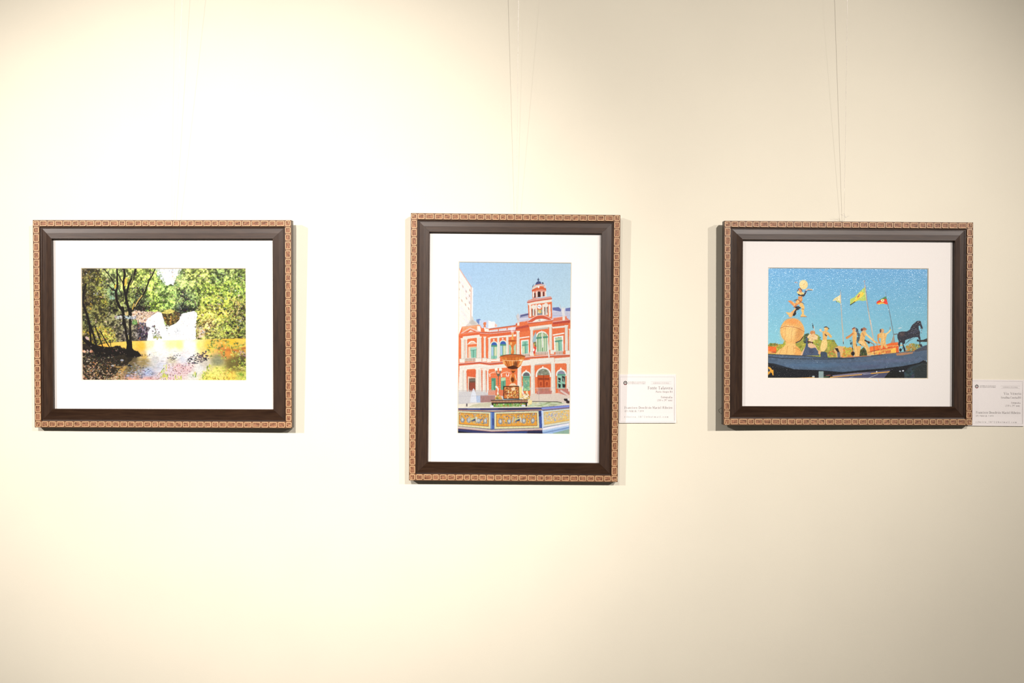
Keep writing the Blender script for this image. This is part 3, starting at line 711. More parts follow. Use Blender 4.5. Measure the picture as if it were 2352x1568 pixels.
    # upper storey columns
    for x0, x1, y0, y1 in ((150, 215, 450, 850), (225, 258, 455, 810), (435, 480, 425, 830), (482, 512, 420, 830), (560, 592, 420, 830), (640, 678, 440, 860), (800, 838, 420, 850), (960, 1002, 400, 740),
                           (1150, 1200, 320, 740), (1395, 1445, 280, 700), (1735, 1785, 235, 650), (2020, 2070, 215, 660), (2095, 2130, 280, 660)):
        c.poly([(x0, y0), (x1, y0 - 4), (x1 + 6, y1), (x0 - 2, y1)], S2); c.line([((x0 + x1) / 2 - 6, y0 + 6), ((x0 + x1) / 2 - 4, y1)], (x1 - x0) * .35, S1)
        c.rect(x0 - 8, y0 - 8, x1 + 8, y0 + 14, S1)
    # upper windows
    c.arch(270, 430, 490, 600, S1); c.arch(285, 420, 515, 600, (238, 176, 140)); c.poly([(265, 545), (435, 530), (435, 600), (265, 600)], O1); c.line([(262, 550), (436, 536)], 10, S1)
    c.poly([(280, 600), (430, 590), (430, 800), (280, 810)], (238, 206, 176)); c.poly([(318, 618), (425, 605), (425, 795), (330, 800)], TE); c.line([(370, 650), (372, 798)], 12, TD); c.line([(320, 660), (425, 650)], 10, TD)
    c.poly([(330, 625), (420, 612), (420, 645), (330, 655)], (176, 216, 200))
    for x0, x1, y0 in ((690, 800, 510), (850, 962, 490)):
        c.arch(x0 - 10, x1 + 10, y0 - 14, 820 - (x0 - 690) * .3, S4); c.arch(x0, x1, y0, 816 - (x0 - 690) * .3, TE)
        c.arch(x0 + 4, x1 - 4, y0 + 6, y0 + 62, (62, 96, 176)); c.rect(x0, y0 + 58, x1, y0 + 84, TD)
        c.rect(x0 + 8, y0 + 90, x0 + 40, y0 + 250, (170, 200, 226)); c.rect(x0 + 58, y0 + 90, x1 - 8, y0 + 250, (216, 220, 176)); c.line([(x0 + 52, y0 + 70), (x0 + 52, 812 - (x0 - 690) * .3)], 10, TD)
        c.disc(x0 + 48, y0 - 36, 14, 14, WH)
    c.poly([(1010, 560), (1140, 545), (1140, 730), (1010, 740)], (190, 206, 170)); c.rect(1016, 570, 1046, 730, TE)
    c.poly([(1200, 430), (1380, 405), (1380, 425), (1200, 450)], S4); c.poly([(1225, 480), (1365, 465), (1370, 720), (1230, 730)], S4); c.poly([(1248, 500), (1350, 488), (1355, 715), (1252, 722)], TE)
    c.line([(1302, 520), (1304, 718)], 12, TD); c.line([(1250, 570), (1352, 560)], 14, TD); c.poly([(1256, 590), (1294, 586), (1296, 710), (1258, 714)], (214, 222, 180))
    c.arch(1490, 1720, 315, 700, S4); c.arch(1512, 1700, 338, 690, (150, 176, 130)); c.arch(1540, 1690, 355, 470, (196, 206, 160)); c.line([(1512, 440), (1700, 420)], 30, TD)
    c.poly([(1530, 470), (1600, 462), (1600, 680), (1530, 688)], (196, 216, 176)); c.poly([(1626, 460), (1690, 452), (1690, 670), (1626, 678)], (206, 220, 180))
    for x in (1540, 1576, 1620, 1654, 1690):
        c.line([(x, 360), (x, 680)], 9, TD, .85)
    c.poly([(1800, 375), (2005, 340), (2010, 362), (1800, 400)], S4); c.poly([(1815, 415), (1990, 395), (1995, 680), (1825, 690)], S4); c.poly([(1845, 435), (1960, 420), (1972, 672), (1856, 680)], TE)
    c.line([(1845, 500), (1965, 486)], 20, TD); c.line([(1908, 430), (1914, 675)], 14, TD); c.poly([(1852, 520), (1898, 514), (1902, 670), (1860, 674)], (214, 222, 176)); c.poly([(1852, 445), (1955, 430), (1958, 470), (1852, 485)], (196, 206, 160))
    # balconies
    for x0, x1, y0, y1 in ((215, 410, 805, 862), (1490, 1720, 690, 745), (1240, 1380, 730, 775), (1850, 1985, 680, 742)):
        c.poly([(x0, y0), (x1, y0 - 8), (x1, y1 - 8), (x0, y1)], (150, 120, 100), .8)
        for x in range(x0 + 6, x1, 17):
            c.line([(x, y0), (x, y1)], 8, S1)
        c.line([(x0, y0), (x1, y0 - 8)], 8, S2)
    for x0, x1, y0, y1 in ((120, 215, 815, 880), (410, 520, 800, 870), (530, 610, 800, 865), (615, 690, 810, 872), (790, 850, 800, 860), (1385, 1465, 690, 760), (1755, 1825, 655, 730), (2030, 2110, 665, 740)):
        c.rect(x0, y0, x1, y1, S1); c.line([(x0, y0), (x1, y0)], 7, S3)
    c.rect(690, 825, 790, 860, S4)
    # string course
    c.line([(95, 915), (490, 880), (660, 905), (900, 880)], 18, (184, 78, 62)); c.line([(95, 898), (490, 866), (660, 890), (900, 866)], 10, (240, 206, 196)); c.line([(95, 936), (490, 905), (660, 926), (900, 904)], 12, O2)
    c.line([(1240, 790), (1400, 775), (1870, 745), (2120, 735)], 14, (240, 206, 196)); c.line([(1240, 806), (1400, 790), (1870, 758), (2120, 752)], 12, (176, 76, 60)); c.line([(1290, 835), (1390, 825), (1870, 780), (2120, 775)], 14, (210, 110, 84))
    # ground storey entablature
    c.poly([(120, 940), (480, 905), (680, 930), (900, 910), (1240, 880), (1240, 950), (900, 975), (660, 1000), (490, 985), (120, 1015)], S1); c.line([(120, 985), (490, 955), (680, 975), (900, 950)], 8, S2)
    c.poly([(1390, 815), (1825, 790), (1830, 880), (1440, 915), (1390, 905)], S1); c.poly([(1460, 912), (1760, 890), (1770, 910), (1470, 935)], S3)
    c.poly([(1240, 850), (1390, 830), (1390, 930), (1240, 945)], S1); c.poly([(1830, 805), (2120, 780), (2120, 890), (1840, 900)], S1); c.line([(1830, 850), (2120, 830)], 8, S2)
    # ground storey openings
    c.poly([(245, 1030), (415, 1015), (415, 1400), (245, 1420)], O2); c.poly([(270, 1130), (412, 1150), (412, 1400), (265, 1420)], (232, 200, 176)); c.poly([(292, 1165), (408, 1162), (408, 1400), (290, 1400)], (110, 76, 60))
    c.rect(300, 1240, 404, 1400, (150, 70, 52)); c.rect(300, 1175, 404, 1215, (120, 110, 96))
    c.poly([(640, 1010), (1060, 985), (1060, 1420), (640, 1430)], O1)
    for y in range(1040, 1430, 40):
        c.line([(640, y), (1060, y - 12)], 5, (244, 176, 140), .75)
    for x in (510, 600):
        c.poly([(x, 1010), (x + 36, 1010), (x + 36, 1420), (x, 1430)], O2)
        for y in range(1040, 1430, 36):
            c.line([(x, y), (x + 36, y)], 5, (240, 170, 140), .7)
    for x in (655, 865):
        c.line([(x, 1090), (x + 50, 1062), (x + 110, 1050), (x + 170, 1070)], 12, (246, 206, 180)); c.rect(x + 5, 1090, x + 20, 1140, S4)
    c.poly([(960, 1080), (1010, 1080), (1010, 1130), (960, 1130)], S4); c.poly([(972, 1080), (998, 1080), (998, 1116), (972, 1116)], O2)
    c.rect(695, 1160, 778, 1385, TD); c.rect(700, 1215, 735, 1385, (120, 180, 150)); c.rect(865, 1150, 955, 1385, (104, 166, 134)); c.poly([(870, 1155), (950, 1150), (950, 1200), (870, 1215)], (190, 220, 176)); c.rect(905, 1220, 914, 1385, (60, 120, 90))
    c.line([(778, 1160), (778, 1385)], 10, (240, 150, 110))
    c.poly([(1225, 950), (1395, 935), (1400, 1400), (1230, 1400)], O1); c.poly([(1480, 930), (1760, 905), (1780, 1440), (1500, 1450)], O1); c.poly([(1845, 905), (2050, 895), (2080, 1400), (1870, 1400)], O1)
    c.arch(1240, 1405, 1032, 1130, S4); c.arch(1262, 1388, 1055, 1390, (120, 176, 146)); c.arch(1268, 1384, 1060, 1122, (104, 104, 110)); c.rect(1270, 1140, 1384, 1160, TD); c.dabs(30, [(1270, 1170), (1384, 1170), (1384, 1380), (1270, 1380)], [(176, 206, 140), (104, 160, 120), (196, 214, 150)], (8, 26))
    c.arch(1492, 1772, 968, 1140, S4); c.arch(1520, 1745, 992, 1110, (140, 140, 120)); c.dabs(50, [(1540, 1010), (1730, 1010), (1740, 1100), (1525, 1100)], [(200, 200, 190), (90, 90, 80), (160, 170, 140), (110, 120, 90)], (5, 16))
    c.poly([(1520, 1110), (1745, 1105), (1752, 1430), (1530, 1440)], (196, 84, 40)); c.line([(1636, 1110), (1642, 1430)], 9, (130, 50, 26))
    for x in (1540, 1650):
        c.rect(x, 1160, x + 90, 1190, (150, 60, 34)); c.arch(x + 14, x + 76, 1205, 1310, (226, 110, 60)); c.arch(x + 26, x + 64, 1225, 1300, (176, 70, 36)); c.rect(x + 4, 1330, x + 86, 1420, (160, 64, 34))
    c.disc(1622, 965, 14, 20, S4); c.disc(1320, 1030, 14, 18, S4); c.disc(1945, 990, 14, 18, S4)
    c.arch(1858, 2045, 1000, 1120, S4); c.arch(1880, 2024, 1024, 1350, (146, 196, 170)); c.arch(1886, 2018, 1030, 1086, (140, 140, 160)); c.rect(1884, 1090, 2030, 1112, TD)
    for x0, y0, x1, y1 in ((1896, 1150, 1945, 1240), (1965, 1120, 2020, 1230), (1896, 1260, 1945, 1340), (1970, 1260, 2030, 1340)):
        c.poly([(x0, y0), (x1, y0 + 14), (x1 - 6, y1), (x0 + 8, y1 - 10)], (40, 44, 44))
    c.line([(1900, 1200), (1950, 1220)], 9, (206, 216, 200)); c.line([(1985, 1160), (2000, 1220)], 9, (216, 220, 206))
    # ground storey columns
    for x0, x1, y0, y1 in ((130, 190, 1000, 1400), (195, 245, 1005, 1420), (415, 490, 990, 1470), (490, 510, 1000, 1450), (535, 590, 1000, 1470), (612, 640, 1010, 1440), (1165, 1232, 960, 1400), (1405, 1470, 915, 1440),
                           (1770, 1838, 880, 1430), (2050, 2120, 890, 1400)):
        c.poly([(x0, y0), (x1, y0), (x1 + 12, y1), (x0 - 4, y1)], S2); c.poly([(x0 + 10, y0), ((x0 + x1) / 2 + 6, y0), ((x0 + x1) / 2 + 10, y1), (x0 + 8, y1)], S1)
        c.rect(x0 - 10, y0 - 8, x1 + 10, y0 + 18, S1)
    c.poly([(120, 1000), (150, 1000), (150, 1420), (100, 1420)], (240, 232, 220))
    # flags
    c.poly([(1495, 320), (1505, 420), (1500, 500), (1440, 520), (1435, 495), (1450, 420)], (160, 190, 196)); c.poly([(1450, 520), (1500, 505), (1505, 600), (1480, 590)], (96, 110, 76)); c.poly([(1470, 530), (1484, 525), (1484, 570), (1470, 570)], (220, 200, 90))
    c.poly([(1500, 590), (1505, 620), (1480, 700), (1470, 780), (1450, 700), (1448, 620)], (226, 70, 50)); c.poly([(1450, 615), (1475, 640), (1465, 680), (1448, 670)], WH); c.poly([(1465, 720), (1482, 720), (1470, 785)], (240, 180, 80))
    c.poly([(1600, 300), (1618, 330), (1628, 600), (1608, 620), (1602, 460)], (236, 236, 226)); c.poly([(1700, 470), (1715, 480), (1745, 780), (1722, 800), (1712, 680)], (238, 236, 226))
    # steps, railings
    c.poly([(1400, 1440), (1900, 1430), (2130, 1500), (2130, 1640), (1380, 1640)], (232, 214, 196))
    for y in range(1460, 1640, 22):
        c.line([(1395, y), (2110, y)], 5, (206, 190, 176))
    c.poly([(100, 1400), (500, 1400), (760, 1440), (900, 1480), (900, 1640), (100, 1640)], (206, 200, 198))
    c.poly([(500, 1470), (760, 1460), (760, 1600), (500, 1600)], (150, 84, 76))
    c.poly([(640, 1380), (940, 1370), (920, 1480), (640, 1470)], (222, 120, 80)); c.poly([(1500, 1400), (1790, 1390), (1780, 1445), (1510, 1450)], (176, 70, 52)); c.poly([(1890, 1370), (2070, 1350), (2110, 1500), (1960, 1440)], (190, 90, 70)); c.line([(1950, 1390), (2110, 1490)], 34, (232, 206, 190))
    c.poly([(330, 1460), (350, 1400), (372, 1340), (400, 1390), (420, 1470), (430, 1600), (310, 1600), (320, 1480)], (226, 230, 240))
    c.poly([(420, 1470), (500, 1470), (500, 1600), (430, 1600)], (170, 190, 222))
    for x in range(110, 760, 24):
        c.line([(x, 1360 + (x % 48) * .6), (x - 6, 1610)], 7, (222, 218, 214), .95)
    c.line([(100, 1385), (760, 1390)], 6, (190, 180, 176)); c.line([(100, 1490), (760, 1470)], 6, (190, 186, 190))
    for x in range(1510, 1790, 22):
        c.line([(x, 1330), (x + 4, 1445)], 8, (226, 200, 190))
    c.line([(1400, 1345), (1790, 1335)], 6, (226, 210, 200)); c.line([(1790, 1340), (2110, 1330)], 5, (206, 196, 190)); c.line([(1550, 1340), (1552, 1600)], 6, (180, 170, 166))
    for x in range(1900, 2110, 22):
        c.line([(x, 1350), (x + 6, 1470)], 7, (222, 200, 196), .9)
    # street lamp
    c.disc(782, 1005, 27, 32, (252, 244, 226)); c.disc(858, 1005, 27, 32, (252, 244, 226)); c.line([(784, 1030), (790, 1080), (820, 1110), (822, 1290)], 12, (96, 96, 84)); c.line([(858, 1030), (850, 1080), (822, 1110)], 12, (96, 96, 84)); c.disc(822, 1105, 28, 24, (104, 100, 84))
    # fountain
    CU, CB, CH, CD = (222, 120, 50), (176, 84, 34), (250, 196, 130), (80, 38, 16)
    for i in range(26):
        a = rng.uniform(-.5, .5)
        c.line([(1075, 430), (1075 + a * 50, 330), (1075 + a * 130, 235 + abs(a) * 60)], 5, (250, 244, 248), .35)
    c.poly([(1066, 340), (1084, 340), (1092, 430), (1096, 480), (1054, 480), (1060, 430)], (240, 170, 96))
    c.poly([(1000, 490), (1070, 470), (1145, 490), (1130, 540), (1110, 575), (1040, 575), (1012, 530)], CU); c.disc(1072, 490, 74, 14, CB); c.disc(1050, 540, 18, 26, CH, .8)
    c.poly([(1046, 575), (1100, 575), (1094, 640), (1104, 680), (1096, 740), (1050, 740), (1042, 680), (1054, 640)], CU); c.disc(1060, 660, 10, 60, CH, .8)
    c.poly([(858, 775), (905, 745), (1080, 735), (1250, 742), (1302, 770), (1290, 815), (1262, 850), (1230, 930), (1170, 985), (1080, 1000), (1000, 985), (940, 930), (905, 860), (870, 815)], CU)
    c.disc(1080, 768, 220, 26, (196, 100, 44)); c.line([(860, 768), (960, 742), (1080, 734), (1200, 740), (1300, 765)], 10, (90, 56, 44))
    for i in range(70):
        x = rng.uniform(880, 1280); w_ = (x - 1080) / 200
        c.line([(x, 785 + abs(w_) * 10), (1080 + (x - 1080) * .95, 835)], 8, (240, 160, 76) if rng.random() < .5 else (176, 84, 30), .6)
        c.line([(1080 + w_ * 165, 850), (1080 + w_ * 110, 950)], 10, [(240, 156, 70), (150, 70, 26), (250, 200, 130), (196, 96, 36)][rng.integers(4)], .5)
    c.line([(890, 835), (1000, 846), (1080, 848), (1180, 846), (1275, 832)], 9, (250, 210, 160)); c.disc(1225, 840, 34, 14, (255, 226, 180)); c.disc(920, 880, 22, 40, CH, .7, -.4); c.disc(1225, 890, 16, 44, CH, .8, .5)
    c.poly([(975, 960), (1100, 930), (1180, 970), (1160, 990), (1080, 1002), (1000, 988)], CD); c.disc(1130, 910, 34, 50, (96, 48, 20), .7, 0, .4)
    c.poly([(1030, 1003), (1160, 1003), (1130, 1030), (1100, 1070), (1066, 1070), (1046, 1030)], CU); c.poly([(1050, 1030), (1130, 1030), (1100, 1066), (1070, 1066)], CD, .7)
    c.poly([(1072, 1070), (1104, 1070), (1120, 1130), (1144, 1185), (1130, 1230), (1100, 1255), (1060, 1255), (1034, 1220), (1030, 1180), (1056, 1130)], CU)
    c.disc(1076, 1190, 30, 44, CD, .8, 0, .3); c.line([(1050, 1100), (1032, 1180), (1050, 1235)], 14, CH); c.line([(1120, 1100), (1142, 1190)], 12, (255, 220, 170))
    c.poly([(1056, 1255), (1112, 1255), (1150, 1290), (1160, 1310), (1004, 1310), (1020, 1285)], (246, 214, 180)); c.line([(1010, 1300), (1156, 1300)], 10, (226, 160, 100))
    # fountain pedestal and basin (second crop)
    c.crop(1040, 820, 8.254)
    c.poly([(100, 890), (540, 860), (740, 850), (1420, 850), (1700, 835), (2110, 860), (2220, 900), (2220, 960), (100, 985)], (236, 226, 206))
    c.poly([(540, 870), (740, 850), (740, 945), (300, 945), (380, 900)], (206, 200, 170)); c.poly([(1500, 860), (1980, 850), (2120, 880), (1900, 930), (1420, 950), (1420, 920)], (190, 200, 160)); c.line([(1510, 840), (1980, 845), (2060, 860)], 12, (70, 66, 56))
    c.dabs(60, [(1480, 860), (2000, 860), (1900, 930), (1430, 945)], [(230, 236, 215), (150, 165, 120), (210, 215, 180)], (14, 50), (.15, .3), (-.1, .1), (.4, .7))
    c.poly([(250, 880), (280, 880), (280, 935), (250, 935)], (120, 110, 110))
    c.poly([(740, 880), (1405, 860), (1405, 935), (740, 945)], (120, 166, 84)); c.dabs(70, [(760, 885), (1390, 865), (1390, 930), (760, 935)], [(150, 190, 96), (84, 130, 60), (206, 206, 160), (190, 120, 80)], (10, 26))
    c.poly([(725, 815), (1425, 800), (1420, 860), (740, 870)], (176, 130, 100)); c.line([(725, 818), (1425, 803)], 14, (44, 34, 36)); c.line([(740, 872), (1420, 862)], 20, (40, 28, 26)); c.rect(740, 870, 765, 945, (40, 30, 30)); c.rect(1385, 860, 1410, 935, (40, 30, 30))
    for x in range(760, 1400, 60):
        c.line([(x, 822), (x, 858)], 5, (120, 70, 56))
    c.disc(740, 930, 34, 20, (236, 236, 250)); c.disc(1340, 920, 40, 16, (226, 230, 246)); c.poly([(1425, 810), (1505, 815), (1500, 890), (1425, 915)], (250, 226, 160))
    c.poly([(960, 548), (1255, 545), (1262, 795), (958, 795)], (46, 26, 20)); c.poly([(975, 565), (1245, 560), (1250, 778), (972, 778)], (196, 110, 56))
    c.dabs(150, [(980, 570), (1240, 565), (1245, 775), (978, 775)], [(230, 170, 96), (150, 76, 40), (250, 226, 180), (206, 120, 60), (120, 60, 36), (246, 196, 110)], (6, 22), (.4, .9))
    c.poly([(1115, 575), (1185, 572), (1180, 630), (1115, 630)], (250, 230, 196), .8); c.poly([(1255, 560), (1310, 570), (1310, 770), (1262, 780)], (250, 226, 150))
    # dolphins / figures either side
    for pts in ([(800, 560), (820, 532), (850, 560), (875, 600), (862, 660), (880, 710), (850, 730), (835, 690), (850, 640), (842, 590), (815, 580)], [(1315, 560), (1330, 530), (1340, 570), (1330, 640), (1355, 690), (1350, 760), (1330, 720), (1310, 660)]):
        c.poly(pts, (246, 240, 226)); c.line(pts[:6], 6, (150, 140, 110), .6)
    c.poly([(790, 800), (810, 750), (860, 730), (920, 760), (945, 800)], (206, 160, 76)); c.dabs(40, [(795, 795), (815, 750), (860, 700), (900, 720), (940, 795)], [(120, 120, 66), (236, 200, 120), (90, 90, 50), (226, 150, 66)], (8, 20))
    c.poly([(1275, 800), (1290, 740), (1340, 720), (1400, 690), (1410, 600), (1430, 680), (1460, 760), (1470, 800)], (240, 206, 130)); c.dabs(50, [(1280, 795), (1300, 730), (1400, 660), (1450, 740), (1465, 795)], [(150, 130, 66), (252, 240, 206), (190, 140, 66), (255, 250, 230)], (8, 24))
    # basin rim and tiled side
    c.poly([(100, 965), (1680, 945), (2220, 905), (2220, 965), (1690, 1010), (100, 1005)], (70, 66, 110))
    c.poly([(1680, 955), (2220, 908), (2220, 945), (1690, 995)], (134, 146, 216)); c.line([(100, 962), (760, 958), (1680, 945)], 12, (250, 240, 216)); c.rect(860, 960, 1410, 995, (50, 44, 70), .6); c.poly([(280, 968), (520, 965), (520, 1000), (280, 1000)], (92, 104, 150), .7)
    c.poly([(100, 1005), (760, 1020), (1680, 1000), (2220, 955), (2220, 1460), (100, 1460)], (60, 84, 140))
    c.line([(100, 1005), (760, 1024), (1680, 1000)], 18, (190, 120, 80)); c.line([(1680, 1000), (2220, 955)], 12, (176, 130, 120))
    for x in range(110, 1680, 26):
        y = 1006 + (x - 100) * .028 if x < 760 else 1024 - (x - 760) * .026
        c.disc(x, y, 7, 6, (240, 214, 170))
    CR = (228, 220, 170)
    c.poly([(100, 1022), (712, 1045), (712, 1358), (100, 1305)], CR); c.poly([(790, 1045), (1625, 1020), (1640, 1340), (790, 1360)], CR); c.poly([(1712, 1018), (2220, 970), (2220, 1240), (1722, 1325)], (226, 226, 206))
    P = ([(120, 1055), (678, 1078), (676, 1310), (120, 1268)], [(828, 1078), (1590, 1058), (1598, 1296), (828, 1314)], [(1728, 1045), (2215, 1000), (2218, 1200), (1738, 1280)])
    for i, p in enumerate(P):
        c.poly(p, (236, 164, 62) if i < 2 else (240, 196, 110))
        c.line(list(p) + [p[0]], 9, (130, 84, 60) if i < 2 else (200, 170, 120))
        (ax, ay), (bx_, by), (cx, cy), (dx, dy) = p
        ins = [(ax + 14, ay + 12), (bx_ - 14, by + 12), (cx - 14, cy - 40), (dx + 14, dy - 40)]
        c.dabs(230 if i < 2 else 260, ins, [(150, 160, 170), (110, 124, 150), (206, 206, 190), (150, 140, 90), (90, 96, 130), (226, 180, 80)] if i < 2 else [(190, 196, 206), (150, 166, 206), (236, 226, 196), (206, 200, 170)], (6, 18), (.3, .7), (0, 3.15), (.6, .95))
        if i < 2:
            for sx in (.06, .94, .28, .72):
                xx = ax + (bx_ - ax) * sx; yy = (ay + dy) / 2 + (by - ay) * sx
                c.disc(xx + (30 if sx < .5 else -30), yy + 30, 40, 50, (130, 144, 170), .75); c.disc(xx + (30 if sx < .5 else -30), yy + 20, 20, 30, (222, 226, 216), .8)
            mx, my = (ax + bx_) / 2 + (10 if i else -20), (ay + cy) / 2
            c.poly([(mx - 46, my + 26), (mx - 46, my - 30), (mx + 50, my - 34), (mx + 50, my + 26)], (206, 200, 140)); c.poly([(mx - 50, my + 30), (mx + 50, my - 24), (mx + 50, my + 26)], (66, 78, 110))
            c.disc(mx + 70, my, 16, 60, (216, 220, 216), .8, -.2); c.disc(mx - 76, my, 16, 60, (190, 196, 200), .8, .2)
            for t in np.linspace(0, 1, 9 if i else 7)[1:-1]:
                c.line([(ax + (bx_ - ax) * t, ay + (by - ay) * t), (dx + (cx - dx) * t, dy + (cy - dy) * t)], 3, (110, 96, 70), .7)
    for x in range(190, 700, 80):
        y0 = 1026 + (x - 100) * .036
        c.line([(x, y0), (x, y0 + 30)], 3, (180, 170, 120)); c.line([(x, 1272 + (x - 100) * .075), (x, 1306 + (x - 100) * .085)], 3, (180, 170, 120))
    for x in range(860, 1620, 96):
        c.line([(x, 1046 - (x - 790) * .03), (x, 1076 - (x - 790) * .03)], 3, (180, 170, 120)); c.line([(x, 1314 - (x - 790) * .02), (x, 1356 - (x - 790) * .02)], 3, (170, 160, 116))
    c.poly([(712, 1045), (790, 1045), (790, 1362), (712, 1356)], (78, 106, 170)); c.rect(712, 1045, 740, 1358, (120, 150, 200)); c.rect(745, 1160, 785, 1290, (60, 80, 140))
    c.poly([(1625, 1015), (1680, 1010), (1690, 1330), (1640, 1340)], (70, 92, 160)); c.poly([(1680, 1005), (1712, 1018), (1722, 1330), (1694, 1340)], (206, 222, 250)); c.rect(1632, 1030, 1670, 1120, (46, 56, 100))
    c.poly([(100, 1308), (740, 1375), (1690, 1345), (1700, 1385), (740, 1415), (100, 1350)], (214, 200, 190)); c.line([(100, 1352), (740, 1412), (1690, 1380)], 9, (150, 90, 90)); c.line([(100, 1306), (740, 1365), (1690, 1340)], 6, (110, 96, 90))
    for x in range(110, 1680, 22):
        y = 1330 + (x - 100) * .1 if x < 740 else 1394 - (x - 740) * .032
        c.line([(x, y - 12), (x + 10, y + 14)], 5, (176, 120, 110), .7)
    c.poly([(100, 1355), (740, 1415), (1700, 1385), (1702, 1460), (100, 1460)], (54, 58, 100)); c.rect(1030, 1410, 1400, 1458, (56, 80, 140), .7); c.poly([(100, 1400), (420, 1440), (420, 1460), (100, 1460)], (26, 28, 40)); c.rect(1420, 1395, 1700, 1458, (34, 34, 60), .6)
    c.poly([(1695, 1340), (2220, 1245), (2220, 1290), (1700, 1385)], (244, 240, 244)); c.poly([(1700, 1385), (2220, 1288), (2220, 1460), (1702, 1460)], (160, 190, 226)); c.line([(1705, 1440), (2220, 1330)], 10, (100, 120, 170)); c.poly([(1900, 1440), (2220, 1360), (2220, 1460), (1900, 1460)], (150, 180, 160)); c.line([(1700, 1400), (2220, 1300)], 8, (226, 236, 250))
    # people by the basin
    c.disc(2150, 810, 40, 24, (40, 32, 36)); c.disc(2200, 800, 26, 24, (236, 226, 222)); c.disc(2190, 850, 44, 26, (60, 44, 44)); c.disc(2120, 800, 16, 16, (50, 40, 40))
    c.relief(.07, 2.2)
    c.a = np.clip(c.a * (1 + .035 * c.noise(1.6, 1))[..., None], 0, 1)
    return c


def paint_boat():
    c = Canvas(1758, 608, 2138, 875)
    Y = (np.arange(c.H) / c.ss + c.y0 - 612)[:, None, None] / 190; X = (np.arange(c.W) / c.ss + c.x0 - 1760)[None, :, None] / 375
    k = np.clip(Y, 0, 1)
    c.a = (np.array([104, 166, 208]) * (1 - k) + np.array([140, 200, 206]) * k) / 255 * (1 - .05 * (X - .5)) * np.ones((c.H, c.W, 1))
    c.a = np.clip(c.a + .012 * c.noise(1.8, 2)[..., None], 0, 1)
    ST, SL, SD, SO, BK = (232, 180, 104), (244, 204, 136), (168, 112, 62), (214, 136, 70), (34, 32, 34)
    # ---- left lower crop
    c.crop(1750, 735, 10.814)
    GT = [(190, 186, 66), (150, 160, 60), (206, 196, 84), (120, 130, 52), (176, 160, 56)]
    c.poly([(150, 610), (270, 570), (360, 600), (520, 590), (560, 500), (700, 560), (900, 560), (1010, 420), (1080, 350), (1180, 350), (1300, 330), (1400, 370), (1420, 470), (1500, 520), (1600, 480), (1700, 480),
            (1790, 500), (1860, 600), (1900, 660), (2271, 700), (2271, 980), (150, 980)], (160, 156, 62))
    c.dabs(420, [(150, 610), (520, 580), (1010, 420), (1100, 340), (1400, 370), (1500, 520), (1790, 500), (1900, 680), (2271, 700), (2271, 960), (150, 960)], GT, (14, 40))
    c.dabs(90, [(1060, 360), (1160, 340), (1140, 560), (1040, 560)], [(66, 84, 52), (90, 104, 60), (50, 62, 48)], (16, 40))
    c.dabs(60, [(1600, 740), (2271, 760), (2271, 930), (1640, 930)], [(214, 120, 60), (226, 160, 80), (190, 90, 50)], (14, 34))
    c.dabs(40, [(180, 590), (380, 590), (380, 650), (180, 650)], [(206, 130, 60), (150, 140, 56), (110, 120, 50)], (14, 34))
    c.poly([(150, 650), (350, 660), (370, 740), (340, 830), (150, 830)], (238, 110, 44)); c.poly([(150, 760), (250, 780), (330, 790), (330, 830), (150, 830)], (244, 160, 84)); c.line([(240, 795), (340, 800)], 18, (150, 50, 30))
    # globe
    c.poly([(590, 545), (720, 540), (835, 575), (835, 620), (930, 700), (990, 800), (1000, 880), (330, 850), (400, 760), (500, 690), (580, 620)], (242, 192, 112))
    c.poly([(830, 620), (930, 700), (990, 800), (1000, 880), (800, 880), (830, 760)], (232, 160, 80), .7)
    for p in ([(640, 640), (600, 860)], [(780, 640), (800, 870)], [(500, 700), (430, 840)]):
        c.line(p, 9, (206, 140, 76))
    c.line([(790, 690), (880, 710), (950, 760)], 10, (190, 120, 60)); c.line([(590, 560), (840, 580)], 9, (214, 150, 84))
    c.disc(755, 265, 300, 312, (236, 172, 92)); c.disc(690, 320, 190, 210, (248, 204, 126), .85, 0, .5); c.disc(905, 330, 70, 170, (206, 138, 70), .6, .30, .45); c.disc(760, 40, 160, 80, (240, 150, 76), .7, 0, .6)
    c.line([(455, 200), (560, 150), (760, 165), (920, 205), (1055, 290)], 12, (170, 100, 54)); c.line([(460, 185), (570, 135), (760, 150), (930, 190), (1050, 270)], 7, (250, 206, 140), .8)
    for p in ([(575, 170), (590, 330), (560, 480)], [(750, 170), (740, 330), (735, 540)], [(930, 215), (900, 400), (830, 560)], [(1020, 290), (960, 440), (850, 560)], [(480, 330), (540, 470), (610, 545)]):
        c.line(p, 7, (190, 126, 70), .8)
    c.line([(1020, 420), (950, 510), (850, 560)], 22, (60, 40, 34))
    # figure with box of scarves
    c.line([(1262, 120), (1275, 190)], 22, BK); c.line([(1290, 160), (1298, 270)], 16, (226, 206, 190)); c.disc(1255, 90, 10, 10, (80, 60, 70))
    c.poly([(950, 880), (1000, 780), (1070, 660), (1130, 590), (1230, 570), (1320, 620), (1380, 720), (1420, 880)], (232, 186, 140))
    c.poly([(1000, 880), (1080, 650), (1100, 560), (1140, 570), (1150, 660), (1220, 700), (1330, 680), (1400, 780), (1430, 880)], (74, 88, 112)); c.poly([(1100, 420), (1140, 440), (1140, 700), (1090, 700)], (66, 84, 110)); c.disc(1230, 780, 60, 70, (60, 68, 90), .8, 0, .4)
    c.poly([(1130, 400), (1180, 350), (1280, 330), (1390, 400), (1380, 480), (1290, 500), (1240, 550), (1150, 530), (1180, 460), (1130, 440)], (240, 206, 150)); c.disc(1260, 310, 66, 52, (206, 136, 80)); c.disc(1275, 370, 40, 40, (236, 186, 130)); c.line([(1140, 530), (1260, 560)], 34, (90, 52, 40))
